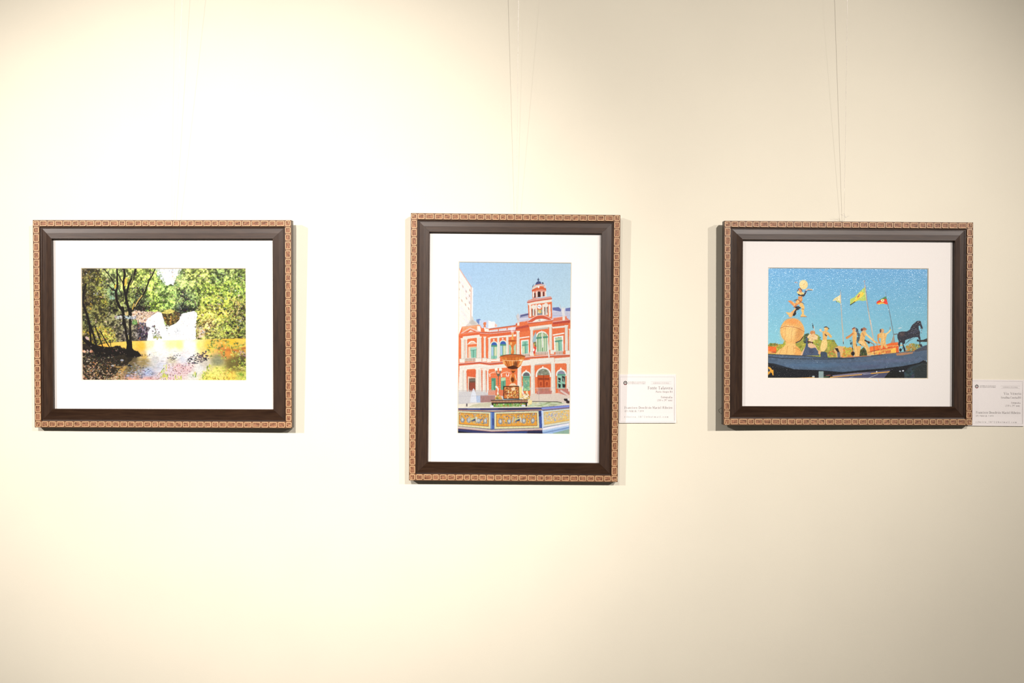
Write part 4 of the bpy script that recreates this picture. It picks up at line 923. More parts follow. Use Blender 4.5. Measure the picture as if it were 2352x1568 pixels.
    for p in ([(1160, 420), (1260, 460)], [(1200, 390), (1300, 420)], [(1220, 500), (1340, 480)]):
        c.line(p, 10, (206, 150, 96))
    # figure with apron
    c.poly([(1540, 170), (1600, 150), (1680, 210), (1660, 225), (1530, 180)], (70, 60, 54)); c.disc(1600, 225, 48, 46, ST); c.disc(1570, 210, 22, 26, SL)
    c.poly([(1500, 290), (1560, 260), (1640, 290), (1700, 350), (1740, 400), (1730, 440), (1690, 430), (1640, 370), (1620, 400), (1610, 500), (1510, 500), (1510, 380)], ST); c.poly([(1560, 330), (1620, 380), (1600, 410), (1560, 370)], (90, 66, 50))
    c.line([(1500, 290), (1440, 260), (1460, 230)], 24, (240, 196, 140)); c.disc(1456, 240, 26, 24, (240, 200, 150))
    c.poly([(1500, 490), (1610, 490), (1630, 600), (1600, 720), (1540, 780), (1470, 770), (1450, 680), (1470, 580)], (242, 206, 128)); c.poly([(1450, 790), (1540, 780), (1610, 800), (1640, 930), (1460, 930)], (60, 74, 90)); c.poly([(1400, 740), (1470, 760), (1450, 850), (1400, 840)], (232, 176, 116)); c.line([(1560, 770), (1620, 680)], 8, (90, 76, 60))
    # small building
    c.poly([(1800, 690), (1900, 640), (2060, 660), (2060, 920), (1870, 930), (1800, 760)], (226, 176, 110)); c.poly([(1800, 695), (1885, 690), (1925, 790), (1880, 800)], BK); c.poly([(1870, 800), (1940, 790), (1950, 930), (1880, 930)], (96, 106, 120)); c.rect(2030, 650, 2058, 920, (246, 190, 96))
    c.line([(1985, 0), (2010, 280), (2025, 590)], 20, (206, 176, 146)); c.line([(2022, 540), (2026, 590)], 14, (50, 44, 44))
    # ---- right lower crop
    c.crop(1935, 735, 10.814)
    c.poly([(30, 680), (240, 680), (240, 930), (0, 930)], (196, 160, 66)); c.dabs(110, [(30, 680), (240, 680), (240, 920), (0, 920)], [(214, 170, 70), (226, 120, 60), (160, 160, 60), (206, 196, 80)], (14, 34))
    c.dabs(110, [(330, 190), (360, 200), (420, 340), (430, 470), (390, 560), (350, 560), (350, 400)], [(46, 56, 60), (70, 84, 90), (90, 110, 120)], (10, 24)); c.dabs(20, [(190, 500), (240, 500), (240, 610), (200, 600)], [(46, 56, 60), (80, 96, 100)], (10, 22))
    c.poly([(440, 740), (540, 660), (610, 800), (600, 900), (420, 900)], (70, 80, 40)); c.dabs(50, [(430, 760), (540, 680), (600, 800), (600, 900), (430, 900)], [(50, 66, 34), (96, 104, 50), (40, 46, 30)], (14, 34))
    c.poly([(670, 660), (860, 630), (1100, 600), (1220, 560), (1380, 545), (1380, 660), (1410, 800), (690, 860)], (238, 106, 42)); c.line([(680, 790), (900, 740), (1300, 640)], 22, (196, 66, 40), .7); c.poly([(670, 660), (840, 640), (860, 740), (690, 770)], (244, 120, 50))
    c.poly([(700, 780), (900, 750), (1330, 680), (1330, 820), (700, 870)], (244, 180, 84)); c.poly([(1060, 760), (1200, 740), (1200, 810), (1070, 830)], (214, 120, 60)); c.rect(1210, 700, 1330, 820, (248, 190, 76)); c.dabs(40, [(720, 790), (1050, 770), (1050, 850), (720, 860)], [(226, 96, 44), (250, 206, 130), (206, 130, 60)], (12, 36)); c.rect(1330, 640, 1400, 810, (226, 100, 44))
    c.dabs(110, [(1580, 640), (1700, 590), (1850, 600), (1960, 650), (1950, 720), (1800, 770), (1590, 790)], [(190, 150, 66), (150, 140, 60), (206, 130, 66), (120, 120, 56)], (14, 40))
    # three rowers
    c.poly([(245, 280), (330, 270), (360, 330), (345, 470), (340, 560), (360, 640), (470, 640), (440, 760), (420, 910), (290, 910), (300, 800), (260, 640), (250, 470)], ST)
    c.disc(285, 230, 42, 52, (226, 166, 110)); c.poly([(230, 210), (300, 172), (330, 200), (240, 230)], (130, 70, 60)); c.line([(260, 330), (190, 390), (110, 440)], 46, SO, 1, 56); c.line([(330, 300), (345, 480)], 20, SL, .8); c.line([(345, 600), (350, 640)], 20, (110, 70, 46)); c.poly([(240, 560), (260, 700), (250, 760), (240, 700)], (60, 50, 50)); c.disc(260, 830, 46, 50, (30, 26, 30)); c.line([(320, 660), (360, 900)], 26, SL, .8)
    c.poly([(450, 330), (500, 270), (590, 290), (600, 350), (560, 400), (555, 480), (600, 580), (680, 720), (690, 800), (760, 860), (620, 870), (600, 780), (560, 650), (470, 640), (390, 550), (430, 470)], ST)
    c.disc(540, 235, 50, 48, (226, 166, 110)); c.poly([(460, 220), (540, 175), (610, 220), (600, 240), (480, 260)], (170, 110, 80)); c.disc(480, 240, 26, 36, (80, 50, 50)); c.line([(590, 350), (680, 430), (750, 490), (810, 550)], 42, SL, 1, 46); c.line([(500, 330), (540, 400)], 30, (176, 120, 76), .6); c.line([(440, 600), (560, 660)], 24, (60, 46, 40)); c.poly([(400, 540), (480, 500), (560, 600), (620, 740), (560, 700), (470, 620)], SL, .8)
    c.line([(560, 500), (660, 560)], 34, (44, 40, 46)); c.disc(655, 560, 26, 26, (30, 30, 36)); c.line([(640, 520), (780, 600), (790, 840)], 16, (150, 90, 56)); c.line([(740, 500), (900, 570), (1130, 650), (1500, 620)], 22, (236, 170, 96)); c.line([(830, 560), (960, 760), (1240, 700)], 20, (220, 150, 80)); c.line([(640, 800), (900, 740)], 10, (150, 60, 40))
    c.poly([(870, 350), (960, 310), (1060, 320), (1110, 350), (1090, 420), (1070, 500), (1080, 600), (1130, 690), (1080, 700), (1010, 620), (990, 710), (950, 710), (950, 600), (960, 450), (900, 440)], ST); c.disc(985, 265, 48, 52, (222, 164, 108)); c.disc(945, 265, 22, 46, (96, 70, 60)); c.line([(1080, 350), (1150, 300), (1195, 240)], 42, SL, 1, 30); c.line([(1182, 230), (1186, 170)], 14, (150, 110, 90)); c.line([(885, 370), (885, 480), (920, 560)], 36, SO); c.line([(1010, 340), (1020, 560)], 36, SL, .7)
    # flagpoles
    c.line([(690, 0), (735, 270), (770, 480)], 26, (196, 176, 160)); c.line([(700, 0), (745, 270)], 8, (236, 210, 186)); c.line([(1205, 0), (1260, 300), (1300, 550)], 16, (110, 116, 120))
    c.poly([(1220, 510), (1280, 340), (1300, 560), (1200, 560)], (176, 140, 116), .8)
    # horse
    HK = (46, 46, 56)
    c.poly([(1360, 380), (1400, 300), (1480, 280), (1600, 280), (1680, 230), (1690, 190), (1740, 110), (1850, 20), (1920, 15), (1950, 30), (1960, 90), (2000, 200), (1960, 220), (1920, 130), (1890, 150), (1900, 230), (1930, 300),
            (1920, 380), (1940, 440), (1940, 520), (1930, 600), (1910, 610), (1910, 490), (1870, 420), (1780, 420), (1700, 450), (1600, 480), (1560, 500), (1550, 580), (1510, 600), (1560, 700), (1570, 780), (1530, 780), (1500, 660), (1480, 560), (1440, 560), (1420, 680), (1380, 600), (1400, 520), (1370, 460)], HK)
    c.disc(1480, 350, 70, 50, (96, 76, 72), .7, 0, .5); c.line([(1650, 330), (1800, 300), (1880, 260)], 40, (70, 72, 92), .5); c.line([(1290, 350), (1370, 345)], 20, (96, 84, 80)); c.line([(1690, 200), (1780, 240), (1900, 250)], 12, (80, 84, 100)); c.poly([(1900, 600), (1960, 590), (2000, 660), (1960, 680), (1920, 640)], (60, 58, 64)); c.line([(1970, 220), (1960, 330)], 9, (70, 70, 80)); c.line([(1870, 500), (1920, 520)], 46, (36, 36, 44)); c.line([(1940, 200), (1990, 210)], 14, (20, 20, 24)); c.line([(1840, 400), (1590, 560)], 7, (60, 66, 76)); c.line([(1700, 450), (1560, 600)], 9, (50, 56, 66)); c.line([(1500, 680), (1450, 780)], 12, (60, 56, 56)); c.disc(1440, 740, 30, 40, (36, 32, 34)); c.line([(1400, 200), (1460, 190)], 22, (226, 224, 222), .8)
    c.poly([(1840, 520), (1900, 490), (2000, 490), (2130, 440), (2130, 540), (1990, 540), (1900, 540)], (50, 48, 46))
    # ---- boat hull
    c.poly([(-1860, 840), (-1600, 850), (-1000, 880), (-600, 910), (-300, 930), (0, 930), (300, 910), (700, 880), (1100, 830), (1500, 790), (1780, 770), (1900, 690), (2010, 640), (2140, 600), (2140, 1000), (1900, 1060), (1500, 1140), (1000, 1200), (500, 1240), (0, 1290), (-600, 1240), (-1200, 1220), (-1500, 1180), (-1860, 1060)], (80, 98, 118))
    c.poly([(-1860, 1060), (-1700, 1075), (-1500, 1130), (-1200, 1220), (-600, 1240), (0, 1290), (500, 1240), (1000, 1200), (1500, 1140), (1900, 1060), (2000, 1000), (2140, 1000), (2140, 1480), (-1860, 1480)], (22, 25, 29))
    c.line([(-1860, 850), (-1000, 885), (-300, 938), (0, 935), (700, 890), (1500, 800), (1780, 780), (2140, 720)], 22, (60, 66, 76)); c.line([(-1860, 905), (-1500, 950), (-1000, 960), (-300, 965), (300, 950)], 16, (40, 44, 50)); c.line([(0, 928), (300, 908), (700, 882)], 14, (214, 130, 84))
    c.poly([(1330, 830), (1500, 800), (1760, 790), (1740, 830), (1500, 870), (1350, 880)], (196, 132, 84), .85); c.line([(1000, 850), (1760, 790), (2130, 720)], 10, (150, 130, 130)); c.poly([(1800, 740), (1950, 690), (2130, 610), (2130, 730), (1800, 790)], (72, 76, 86))
    nn = c.noise(5, 3)
    hy0, hy1 = int((735 + 900 / 10.814 - c.y0) * 3), int((735 + 1300 / 10.814 - c.y0) * 3)
    c.a[hy0:hy1] = np.clip(c.a[hy0:hy1] * (1 + .16 * nn[hy0:hy1, :, None]), 0, 1)
    for x, y, w_, h_, col in ((-1000, 1100, 500, 60, (84, 116, 150)), (-500, 1130, 400, 50, (84, 122, 150)), (300, 1090, 600, 60, (80, 100, 130)), (1300, 1000, 500, 50, (110, 112, 140)), (-1300, 1040, 400, 50, (84, 104, 122)), (700, 1150, 400, 40, (84, 84, 112))):
        c.disc(x, y, w_, h_, col, .45, -.04, .6)
    c.line([(0, 1050), (600, 1020), (1300, 950)], 8, (96, 96, 100), .7); c.line([(-1200, 1075), (-500, 1080)], 7, (60, 76, 90), .6)
    # street below
    c.poly([(-250, 1400), (0, 1345), (500, 1300), (1000, 1250), (1180, 1230), (1200, 1300), (1100, 1480), (-320, 1480)], (76, 76, 100)); c.poly([(-250, 1370), (300, 1310), (700, 1290), (500, 1340), (0, 1385), (-240, 1410)], (132, 122, 136)); c.line([(-300, 1420), (0, 1390), (480, 1350)], 20, (220, 160, 66)); c.line([(700, 1325), (1180, 1280)], 24, (226, 166, 70)); c.line([(520, 1345), (700, 1325)], 16, (160, 160, 176)); c.line([(640, 1440), (880, 1345)], 9, (180, 190, 206)); c.line([(140, 1440), (270, 1405)], 8, (150, 156, 170))
    c.line([(-1220, 1445), (-700, 1425)], 22, (214, 150, 60)); c.rect(-590, 1270, -470, 1460, (140, 160, 156)); c.disc(-722, 1400, 34, 20, (176, 190, 186)); c.disc(850, 1280, 16, 16, (236, 236, 230)); c.line([(-460, 1410), (-350, 1400)], 26, (70, 90, 60)); c.line([(-400, 1372), (-300, 1366)], 10, (206, 110, 90))
    c.poly([(1000, 1480), (1120, 1330), (1200, 1250), (1400, 1290), (1520, 1330), (1540, 1480)], (18, 20, 18)); c.poly([(1540, 1480), (1530, 1300), (1700, 1150), (2000, 1060), (2140, 1100), (2140, 1480)], (44, 56, 60)); c.poly([(2060, 1000), (2140, 990), (2140, 1100)], (120, 150, 160)); c.disc(1430, 1268, 22, 14, (206, 216, 220)); c.disc(1505, 1258, 24, 16, (236, 240, 244)); c.dabs(40, [(1550, 1300), (1800, 1200), (1800, 1460), (1550, 1460)], [(56, 76, 84), (36, 44, 46)], (20, 60), (.4, .8), alpha=(.3, .6)); c.poly([(1800, 1200), (2050, 1050), (2120, 1100), (2120, 1450), (1800, 1450)], (40, 46, 44), .8)
    c.poly([(-1845, 1150), (-1785, 1180), (-1745, 1240), (-1715, 1230), (-1710, 1370), (-1735, 1370), (-1755, 1300), (-1825, 1340), (-1845, 1370)], (236, 166, 56)); c.poly([(-1845, 1200), (-1805, 1220), (-1795, 1270), (-1845, 1280)], (60, 66, 76)); c.line([(-1805, 1330), (-1785, 1290)], 14, (30, 30, 30))
    # ---- acrobat on the globe (upper left crop)
    c.crop(1750, 600, 10.814)
    c.poly([(660, 1380), (700, 1290), (720, 1260), (760, 1230), (830, 1160), (900, 1150), (900, 1200), (820, 1260), (760, 1340), (740, 1390)], (236, 172, 104)); c.poly([(590, 1260), (700, 1270), (740, 1330), (700, 1380), (650, 1330)], (240, 190, 116)); c.poly([(800, 1130), (900, 1110), (970, 1150), (940, 1190), (850, 1220), (850, 1310), (800, 1360), (760, 1350), (800, 1250), (850, 1180)], BK)
    c.poly([(640, 980), (720, 970), (820, 1040), (870, 1060), (850, 1110), (800, 1130), (740, 1070)], (230, 140, 72)); c.poly([(720, 975), (830, 1050), (820, 1110), (760, 1040)], (240, 170, 92)); c.poly([(770, 1160), (900, 1030), (930, 1040), (830, 1140)], (176, 100, 60))
    c.poly([(900, 870), (1000, 860), (1010, 960), (980, 1020), (930, 1060), (880, 1080), (830, 1050), (850, 980), (900, 930)], (222, 144, 76)); c.poly([(920, 1060), (1000, 1020), (1050, 1110), (1060, 1160), (1040, 1220), (1040, 1310), (1110, 1370), (960, 1380), (970, 1330), (1000, 1290), (970, 1200), (990, 1160), (940, 1110)], (242, 190, 108)); c.line([(990, 1180), (1040, 1190)], 14, (150, 100, 60)); c.line([(960, 1375), (1110, 1375)], 14, (176, 110, 66)); c.line([(960, 1000), (1050, 1060)], 12, (90, 60, 46)); c.poly([(860, 980), (920, 940), (940, 990), (880, 1050), (840, 1030)], (236, 190, 116)); c.line([(800, 970), (880, 945)], 14, (80, 66, 70)); c.line([(820, 1000), (860, 960)], 9, (90, 76, 80)); c.line([(900, 940), (960, 1010)], 16, (150, 84, 56))
    c.poly([(890, 800), (1040, 820), (1060, 780), (1100, 740), (1110, 770), (1070, 840), (1040, 880), (960, 860), (900, 840)], (40, 38, 44)); c.disc(1092, 755, 30, 26, (50, 60, 100)); c.poly([(860, 760), (920, 740), (1050, 780), (1030, 820), (960, 830), (890, 800)], (246, 206, 120)); c.line([(930, 770), (1010, 815)], 8, (206, 150, 80)); c.poly([(900, 690), (950, 660), (1000, 700), (1000, 770), (940, 770)], (222, 140, 84)); c.line([(950, 660), (1000, 740)], 16, (60, 40, 40)); c.line([(880, 740), (920, 670)], 16, (100, 60, 50))
    c.disc(1035, 580, 106, 116, (246, 212, 140)); c.disc(1010, 540, 60, 60, (252, 226, 166), .8, 0, .5); c.disc(1045, 575, 10, 10, (176, 130, 80)); c.line([(945, 540), (1130, 600)], 4, (220, 176, 106)); c.line([(1060, 480), (1020, 690)], 4, (220, 176, 106)); c.line([(960, 640), (1110, 510)], 4, (220, 176, 106))
    c.line([(1100, 720), (1150, 690), (1240, 700), (1250, 715)], 26, (226, 190, 150)); c.line([(1130, 715), (1240, 715)], 14, (90, 70, 60)); c.line([(810, 525), (850, 515), (890, 545)], 12, (196, 150, 126)); c.disc(840, 520, 16, 10, (190, 130, 100))
    # white flag
    c.poly([(1960, 820), (1965, 1050), (1900, 1020), (1860, 1000), (1840, 970), (1750, 985), (1800, 920), (1870, 880)], (240, 220, 166)); c.line([(1800, 960), (1900, 900)], 12, (206, 206, 130)); c.poly([(1850, 985), (1890, 1010), (1955, 1035), (1950, 1015), (1880, 975)], (150, 190, 90)); c.line([(1848, 990), (1862, 1015)], 14, (40, 60, 50)); c.line([(1860, 930), (1880, 950)], 10, (130, 140, 80)); c.disc(1945, 725, 9, 14, (60, 70, 90)); c.line([(1955, 760), (1960, 1000), (1985, 1400), (1990, 1568)], 16, (196, 176, 156), 1, 20)
    # yellow green flag, tricolour flag
    c.crop(1935, 600, 10.814)
    c.poly([(555, 640), (595, 970), (500, 985), (420, 970), (330, 1000), (190, 1085), (190, 940), (300, 890), (400, 780)], (186, 206, 100)); c.poly([(430, 770), (490, 755), (540, 800), (500, 870), (420, 920), (340, 980), (240, 1040), (300, 960), (350, 880)], (250, 208, 66)); c.poly([(370, 880), (420, 800), (430, 850), (380, 905)], (176, 84, 80)); c.line([(400, 820), (415, 860)], 10, (236, 196, 190)); c.line([(195, 1082), (310, 1005)], 20, (40, 52, 36)); c.line([(545, 480), (555, 640)], 13, (196, 176, 176)); c.line([(560, 600), (600, 950), (640, 1200), (700, 1568)], 22, (206, 186, 166)); c.line([(575, 640), (610, 960), (650, 1250)], 9, (130, 106, 100))
    c.poly([(1080, 870), (1130, 1070), (1060, 1060), (1000, 1050), (900, 1070), (850, 1060), (845, 1010), (950, 940)], (232, 52, 34)); c.poly([(1080, 870), (1110, 950), (1060, 930), (960, 960), (900, 975), (950, 935)], (76, 130, 70)); c.poly([(850, 1045), (960, 1010), (1030, 1030), (1090, 1070), (1000, 1050), (890, 1075)], (246, 176, 50)); c.disc(996, 970, 44, 38, (240, 226, 160)); c.disc(996, 970, 20, 22, (190, 180, 110)); c.line([(1070, 760), (1085, 870)], 9, (110, 120, 130)); c.line([(1125, 1060), (1180, 1320), (1225, 1568)], 15, (110, 120, 126)); c.line([(530, 500), (560, 485)], 10, (150, 110, 116))
    c.relief(.10, 2.0)
    c.a = np.clip(c.a * (1 + .03 * c.noise(1.5, 1))[..., None], 0, 1)
    return c

# ------------------------------------------------------------------ frames
# profile of the moulding: u = distance in from the outer edge, h = height off the back (metres)
PROF = [(0, 0), (0, .0134), (.0002, .0137), (.0005, .0137), (.0008, .0128), (.0103, .0128), (.0106, .0124), (.0108, .0110), (.0121, .0108),
        (.0126, .0115), (.0134, .0115), (.0140, .0106), (.0212, .0118), (.0290, .0137), (.0303, .0140), (.0310, .0135), (.0310, .0060),
        (.0270, .0060), (.0270, 0)]
STRIP_FACES = {1, 2, 3, 4, 5}
RAILW = .0310
MAT_H = .0076          # front of the mat board
PRINT_H = .0060


def rotm(rot, tilt, yaw):
    c, s = math.cos(rot), math.sin(rot); Ry = np.array([[c, 0, s], [0, 1, 0], [-s, 0, c]])
    c, s = math.cos(tilt), math.sin(tilt); Rx = np.array([[1, 0, 0], [0, c, -s], [0, s, c]])
    c, s = math.cos(yaw), math.sin(yaw); Rz = np.array([[c, -s, 0], [s, c, 0], [0, 0, 1]])
    return Rz @ Rx @ Ry


def side_pt(k, s, u, W, H):
    return [(s, H / 2 - u), (W / 2 - u, -s), (-s, -H / 2 + u), (-W / 2 + u, s)][k]


def tile_mesh(length, width=.0093, name='tile', notch=False):
    rim, ch, hh, rec = .00132, .00150, .0011, .0009
    a, bq = length / 2, width / 2

    def ring(ins, y):
        A, B, c = a - ins, bq - ins, max(ch - ins * .75, .0004)
        pts = [(A, -B + c), (A, B - c), (A - c, B), (-A + c, B), (-A, B - c), (-A, -B + c), (-A + c, -B), (A - c, -B)]
        return [(x, y, z) for x, z in pts]
    v = ring(0, 0) + ring(.0003, -hh) + ring(rim, -hh) + ring(rim + .0003, -hh + rec)
    f, fm = [], []
    for r in range(3):
        for i in range(8):
            j = (i + 1) % 8
            f.append((r * 8 + i, r * 8 + j, r * 8 + 8 + j, r * 8 + 8 + i)); fm.append(1 if r == 2 else 0)
    f.append(tuple(range(24, 32))); fm.append(1)
    if notch:                              # a cut tile laid across the corner
        k = len(v)
        q = ring(0, 0)
        v += [(-a * .9, -hh, bq * .35), (a * .1, -hh, bq * .35), (a * .1, -hh, bq * .12), (-a * .9, -hh, bq * .12)]
        f.append((k, k + 1, k + 2, k + 3)); fm.append(0)
    m = bpy.data.meshes.new(name)
    m.from_pydata(v, [], f)
    m.materials.append(M['rim']); m.materials.append(M['recess'])
    m.polygons.foreach_set('material_index', fm)
    m.update()
    return m


TILE_LEN = [.0102, .0110, .0116, .0122, .0130, .0137]
TILES = [tile_mesh(l) for l in TILE_LEN]
CORNER = tile_mesh(.0098, notch=True)


def make_frame(pose, mat_open_px, win_px, label, group):
    x, z, rot, tilt, yaw, W, H = pose
    R = rotm(rot, tilt, yaw)
    back = np.array([[sx * W / 2, 0, sz * H / 2] for sx in (-1, 1) for sz in (-1, 1)]) @ R.T
    loc = np.array([x, -.0015 - back[:, 1].max(), z])
    # the empty sits at the middle of the frame's bottom edge; its parts are offset up by half the height
    mw = Matrix.Identity(4)
    for i in range(3):
        for j in range(3):
            mw[i][j] = R[i, j]
        mw[i][3] = loc[i]
    root = bpy.data.objects.new('picture_frame', None)
    root.empty_display_size = 0.05
    COL.objects.link(root)
    root.matrix_world = mw @ Matrix.Translation((0, 0, -H / 2))
    tag(root, label, 'picture', group)
    up = H / 2

    def world(p):                        # frame-centre coordinates to world
        return np.asarray(p) @ R.T + loc

    def local_on(px, py, h):             # photo pixel to frame coordinates on the plane at height h
        dirw = np.array([(px - 1176) / FPX, 1.0, -(py - 784) / FPX])
        o = np.array([0, -DIST, CAMZ])
        n = R @ np.array([0, 1, 0]); p0 = loc + R @ np.array([0, -h, 0])
        t = np.dot(p0 - o, n) / np.dot(dirw, n)
        q = R.T @ (o + t * dirw - loc)
        return q[0], q[2]

    # four mitred rails with their tiles
    np_ = len(PROF)
    for k in range(4):
        L = W if k % 2 == 0 else H
        v, f, fm = [], [], []
        for e in (-1, 1):
            for (u, h) in PROF:
                px_, pz_ = side_pt(k, e * (L / 2 - u - .00008), u, W, H)
                v.append((px_, -h, pz_ + up))
        for i in range(np_):
            j = (i + 1) % np_
            f.append((i, j, np_ + j, np_ + i)); fm.append(1 if i in STRIP_FACES else 0)
        f.append(tuple(range(np_ - 1, -1, -1))); fm.append(0)
        f.append(tuple(range(np_, 2 * np_))); fm.append(0)
        rail = obj('frame_rail', v, f, [M['wood_h' if k % 2 == 0 else 'wood_v'], M['strip']], root, fm)
        # tiles
        uc = .0056
        span = L - 2 * .0108
        seq, tot = [], 0
        while True:
            i = random.randrange(len(TILE_LEN))
            if tot + TILE_LEN[i] + .0012 > span:
                break
            seq.append(i); tot += TILE_LEN[i] + .0012
        gap = .0012 + (span - tot) / len(seq)
        s = -span / 2 + gap / 2
        rots = [0, math.pi / 2, math.pi, 3 * math.pi / 2][k]

        def put(mesh, s_, jit=True):
            t = bpy.data.objects.new('tile', mesh)
            COL.objects.link(t)
            t.parent = rail
            a_, b_ = side_pt(k, s_, uc, W, H)
            t.location = (a_, -.0128, b_ + up)
            t.rotation_euler = (0, rots + (random.uniform(-.03, .03) if jit else 0), 0)
        for i in seq:
            put(TILES[i], s + TILE_LEN[i] / 2)
            s += TILE_LEN[i] + gap
        put(CORNER, -L / 2 + .0054, False)

    # mat board with a bevelled window
    pts = [local_on(px, py, MAT_H) for px, py in win_px]
    wx0 = (pts[0][0] + pts[3][0]) / 2; wx1 = (pts[1][0] + pts[2][0]) / 2
    wz1 = (pts[0][1] + pts[1][1]) / 2; wz0 = (pts[2][1] + pts[3][1]) / 2
    e = .0272
    ox0, ox1, oz0, oz1 = -W / 2 + e, W / 2 - e, -H / 2 + e, H / 2 - e
    bv = .0012
    def rect(x0, x1, z0, z1, h):
        return [(x0, -h, z1 + up), (x1, -h, z1 + up), (x1, -h, z0 + up), (x0, -h, z0 + up)]
    v = rect(ox0, ox1, oz0, oz1, MAT_H - .0014) + rect(ox0, ox1, oz0, oz1, MAT_H) + rect(wx0, wx1, wz0, wz1, MAT_H) \
        + rect(wx0 + bv, wx1 - bv, wz0 + bv, wz1 - bv, MAT_H - .0014)
    f, fm = [], []
    for r in range(3):
        for i in range(4):
            j = (i + 1) % 4
            f.append((r * 4 + i, r * 4 + j, r * 4 + 4 + j, r * 4 + 4 + i)); fm.append(1 if r == 2 else 0)
    for i in range(4):
        j = (i + 1) % 4
        f.append((12 + i, 12 + j, j, i)); fm.append(0)
    obj('mat_board', v, f, [M['mat'], M['bevel']], root, fm)
    bx = box(ox0, ox1, -(PRINT_H - .0004), -.002, oz0 + up, oz1 + up)
    obj('backing_board', *bx, M['back'], root)
    return dict(root=root, world=world, up=up, win=(wx0, wx1, wz0, wz1), R=R, loc=loc, W=W, H=H)


def make_print(fr, canvas, light, paper='print'):
    """the photograph itself: a flat sheet whose colours are the painted canvas"""
    x0, x1, z0, z1 = fr['win']
    mg = .002
    x0 -= mg; x1 += mg; z0 -= mg; z1 += mg
    step = 1 / PXM / 1.5
    nx = int((x1 - x0) / step) + 1; nz = int((z1 - z0) / step) + 1
    xs = np.linspace(x0, x1, nx); zs = np.linspace(z0, z1, nz)
    gx, gz = np.meshgrid(xs, zs)
    P = np.stack([gx, np.full_like(gx, -PRINT_H), gz], -1)
    px = to_px(fr['world'](P))
    col = canvas.sample(px[..., 0], px[..., 1])
    lin = np.where(col <= .04045, col / 12.92, ((col + .055) / 1.055) ** 2.4)
    alb = np.clip(lin / np.array(light), .003, .90)
    mesh = bpy.data.meshes.new('photograph')
    n = nx * nz
    V = P.reshape(-1, 3).copy(); V[:, 2] += fr['up']
    mesh.vertices.add(n); mesh.vertices.foreach_set('co', V.astype(np.float32).ravel())
    i = np.arange(nz - 1)[:, None] * nx + np.arange(nx - 1)[None, :]
    q = np.stack([i, i + 1, i + nx + 1, i + nx], -1).reshape(-1, 4)
    nf = len(q)
    mesh.loops.add(nf * 4); mesh.loops.foreach_set('vertex_index', q.ravel().astype(np.int32))
    mesh.polygons.add(nf)
    mesh.polygons.foreach_set('loop_start', (np.arange(nf) * 4).astype(np.int32))
    mesh.materials.append(M[paper])
    mesh.update(calc_edges=True)
    at = mesh.color_attributes.new('picture', 'FLOAT_COLOR', 'POINT')
    rgba = np.ones((n, 4), np.float32); rgba[:, :3] = alb.reshape(-1, 3)
    at.data.foreach_set('color', rgba.ravel())
    o = bpy.data.objects.new('photograph', mesh)
    COL.objects.link(o); o.parent = fr['root']
    return o


POSES = [(-0.57786, 1.52887, 0.00188, 0.02245, -0.01286, 0.42856, 0.34337),
         (0.00415, 1.48961, 0.00872, 0.01357, 0.00554, 0.34642, 0.44262),
         (0.55707, 1.52994, 0.00357, 0.00216, 0.02373, 0.41545, 0.33692)]
MATPX = None
WINPX = [[(184.6, 615.6), (564.6, 615), (566.2, 874.6), (188.6, 873.6)],
         [(1051.8, 600.6), (1312.6, 602.8), (1309.4, 997.8), (1051.6, 996)],
         [(1762.7, 613), (2132, 617.3), (2132.4, 869.2), (1764, 869.6)]]
LABELS = ['dark wood frame with carved tile border around the waterfall photograph',
          'tall dark wood frame with carved tile border around the red palace and fountain photograph',
          'dark wood frame with carved tile border around the boat statue photograph']
FR = [make_frame(POSES[i], None, WINPX[i], LABELS[i], 'framed photographs on the gallery wall') for i in range(3)]
LIGHT = [(1.52, 1.42, 1.34), (1.58, 1.47, 1.37), (1.12, 1.04, .96)]
for i, cv in enumerate((paint_waterfall(), paint_palace(), paint_boat())):
    make_print(FR[i], cv, LIGHT[i], 'print_lustre' if i == 2 else 'print')


# ------------------------------------------------------------------ nylon lines
def tube(pts, r, n=6):
    v, f = [], []
    pts = [Vector(p) for p in pts]
    for i, p in enumerate(pts):
        d = (pts[min(i + 1, len(pts) - 1)] - pts[max(i - 1, 0)]).normalized()
        a = d.orthogonal().normalized(); c = d.cross(a)
        for k in range(n):
            t = 2 * math.pi * k / n
            v.append(tuple(p + r * (a * math.cos(t) + c * math.sin(t))))
    for i in range(len(pts) - 1):
        for k in range(n):
            f.append((i * n + k, i * n + (k + 1) % n, (i + 1) * n + (k + 1) % n, (i + 1) * n + k))
    f.append(tuple(range(n - 1, -1, -1))); f.append(tuple(range((len(pts) - 1) * n, len(pts) * n)))
    return v, f


